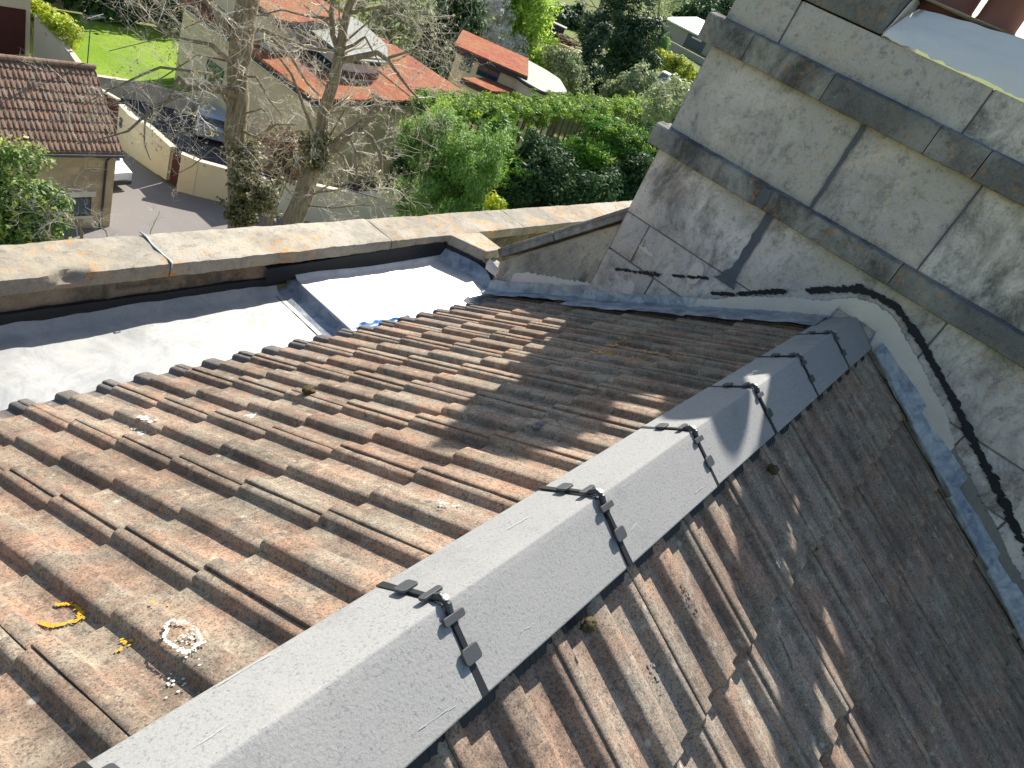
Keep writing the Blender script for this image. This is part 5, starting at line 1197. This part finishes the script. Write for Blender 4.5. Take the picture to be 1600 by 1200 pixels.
mb = MB(); mb.add([W(2.415, y, z) for y, z in ((-.26, .55), (.26, .55), (.26, .66), (-.26, .66))], [(0, 1, 2, 3)]); mb.build('number_plate', M['white'], h)
mb = MB(); mb.obox(W(2.41, 0, .38), (.05*.14, -.05, 0), (.85, .12, 0), (0, 0, .09)); mb.build('bumper', M['fascia'], h)
car_prof = [(-2.05, .3), (2.05, .3), (2.1, .6), (1.95, .78), (1.0, .92), (.35, 1.38), (-1.15, 1.42), (-1.85, .98), (-2.08, .9)]
hc, Wc = vehicle('parked_car', 'silver blue hatchback with yellow rear plate in the shaded courtyard', 'car', (25.2, 36.4, GZ+.06), math.radians(58), car_prof, 1.75,
                 [([(-1.22, -.62, 1.37), (-1.22, .62, 1.37), (-1.84, .72, 1.0), (-1.84, -.72, 1.0)], 'rear_window'), ([(.42, -.62, 1.34), (.42, .62, 1.34), (.98, .7, .95), (.98, -.7, .95)], 'windscreen')]+[([(-1.55, s*.87, 1.0), (.85, s*.87, .97), (.33, s*.79, 1.33), (-1.1, s*.79, 1.36)], 'side_window') for s in (-1, 1)], M['bluep'], (-1.3, 1.3), .31, .14)
mb = MB(); mb.add([Wc(-2.10, y, z) for y, z in ((-.28, .62), (.28, .62), (.28, .75), (-.28, .75))], [(0, 1, 2, 3)]); mb.build('number_plate', M['yellow'], hc)
for s in (-1, 1):
    mb = MB(); mb.add([Wc(-2.10, s*y, z) for y, z in ((.55, .72), (.84, .72), (.82, .92), (.58, .92))], [(0, 1, 2, 3)]); mb.build('tail_light', M['redlamp'], hc)
# white tipper truck and small van in the distance
tp = np.array(at_base(1030, 132, 106)); ta = math.radians(115)
cab = [(-.9, .5), (1.2, .5), (1.25, 1.2), (.75, 1.45), (.35, 2.3), (.1, 2.42), (-.85, 2.42), (-.95, 1.5)]
ht, Wt = vehicle('flatbed_truck', 'white flatbed truck with a pale slatted body parked before the yellow hedge', 'truck', tp, ta, cab, 2.0,
                 [([(.74, -.8, 1.5), (.74, .8, 1.5), (.40, .75, 2.2), (.40, -.75, 2.2)], 'windscreen')]+[([(.6, s*1.01, 1.45), (-.6, s*1.01, 1.45), (-.6, s*.925, 2.2), (.3, s*.925, 2.2)], 'side_window') for s in (-1, 1)], M['white'], (.6, -3.6), .38, .1)
mb = MB()
for s in (-1, 1): mb.obox(Wt(-3.1, s*1.0, 1.2), np.array([math.cos(ta), math.sin(ta), 0])*2.05, np.array([-math.sin(ta), math.cos(ta), 0])*.04, (0, 0, .3))
mb.obox(Wt(-5.15, 0, 1.2), np.array([math.cos(ta), math.sin(ta), 0])*.04, np.array([-math.sin(ta), math.cos(ta), 0])*.96, (0, 0, .3)); mb.obox(Wt(-3.1, 0, .85), np.array([math.cos(ta), math.sin(ta), 0])*2.1, np.array([-math.sin(ta), math.cos(ta), 0])*1.03, (0, 0, .06))
mb.build('flatbed', M['zinc'], ht)
vp = at_base(1057, 150, 104); van((vp[0], vp[1], vp[2]), math.radians(118), 'small white van in front of the flatbed truck near the chimney edge')
# warehouse
wl, wr = P(1040, 34, 150), P(1120, 78, 146)
bz = gz(wl[0], wl[1])-1.5
WH = thing('warehouse', 'pale roofed warehouse with grey roller door beside the chimney edge', 'warehouse', (wl[0], wl[1], bz))
dw = (wr-wl)[:2]; Lw = np.linalg.norm(dw); dw /= Lw; nw = np.array([dw[1], -dw[0]]); nw = nw if nw[0] > 0 else -nw
zt = -5.2
def ww(a, b): return tuple(wl[:2]+dw*a+nw*b)
ring_wall(WH, [ww(0, 0), ww(Lw+8, 0), ww(Lw+8, 14), ww(0, 14)], bz, zt-.3, M['shedwall'], 'wall')
slab(WH, [ww(-.5, -.6), ww(Lw+8, -.6), ww(Lw+8, 14.5), ww(-.5, 14.5)], zt, .25, M['shedroof'], 'roof', lambda x, y: zt+.13*((np.array([x, y])-wl[:2]).dot(nw)+.6))
c = np.array(ww(Lw*.62, -.06)); mb = MB(); mb.obox((c[0], c[1], zt-2.2), (*(dw*1.9), 0), (*(nw*.06), 0), (0, 0, 1.75)); mb.build('roller_door', M['steelgrey'], WH)
mb = MB(); mb.obox((c[0]-nw[0]*.08, c[1]-nw[1]*.08, zt-.75), (*(dw*1.0), 0), (*(nw*.03), 0), (0, 0, .14)); mb.build('door_sign', M['trim'], WH)
yl, yr = P(1035, 78, 140), P(1100, 112, 136)
wall_run('yard_wall', 'long grey wall with pale top below the warehouse', [tuple(yl[:2]), tuple(yr[:2]), tuple((yr+(yr-yl)*.4)[:2])], gz(*yl[:2])-.5, 2.3, .3, M['shedwall'], M['copcream'], .12)
# timber yard in front of the field
def pile(name, label, cat, px, py, d, n, mat, L, w_, h_, ang, jit):
    b = np.array(at_base(px, py, d)); t = thing(name, label, cat, tuple(b)); mb = MB()
    for k in range(n):
        a = ang+rng.normal()*jit; ax = np.array([math.cos(a), math.sin(a), 0]); ay = np.array([-math.sin(a), math.cos(a), 0]); c = b+ax*rng.normal()*L*.15+ay*rng.normal()*w_*.4+np.array([0, 0, .1+rng.random()*h_])
        mb.obox(c, ax*L/2, ay*.12, np.array([0, 0, .06])+ay*rng.normal()*.01, random.random())
    mb.build('timbers', mat, t); return t
pile('timber_stack', 'heap of reddish brown scrap timber in the far yard', 'timber stack', 885, 60, 135, 60, M['brownstuff'], 3.2, 4.5, 1.6, .4, .7)
pile('timber_stack', 'stack of pale sawn boards in front of the brown heap', 'timber stack', 893, 72, 130, 40, M['timber'], 5.0, 1.8, 1.0, -.55, .05)
sh = np.array(at_base(862, 50, 138)); SD = thing('yard_shed', 'small dark shed at the left of the far timber yard', 'shed', tuple(sh)); mb = MB(); mb.obox(sh+[0, 0, 1.2], (1.1, -1.6, 0), (.9, .6, 0), (0, 0, 1.2)); mb.build('wall', M['fascia'], SD)
mb = MB(); mb.obox(sh+[0, 0, 2.47], (1.25, -1.8, 0), (1.05, .7, 0), (0, 0, .07)); mb.build('roof', M['shedwall'], SD)

# ---- repeats share a group
GR = {'bare_tree': 'leafless trees beyond the parapet', 'boundary_wall': 'cream boundary walls along the road', 'garden_wall': 'low garden walls around the lawn', 'garden_gate': None,
      'eco_house': 'cream houses with red sedum roofs', 'spring_tree': 'trees in fresh spring leaf', 'far_tree': 'dark trees in the far distance', 'evergreen_shrub': 'evergreen shrubs in the hedge border',
      'golden_conifer': 'golden tipped conifers in the hedge border', 'weeping_shrub': 'feathery shrubs beyond the parapet', 'pine_tree': 'dark pines left of the warehouse', 'olive_shrub': 'grey green shrubs behind the clipped hedge',
      'white_van': 'white vans', 'timber_stack': 'timber heaps in the far yard'}
for o in scn.objects:
    if o.parent is None and o.get('label'):
        g_ = GR.get(o.name.split('.')[0])
        if g_: o['group'] = g_
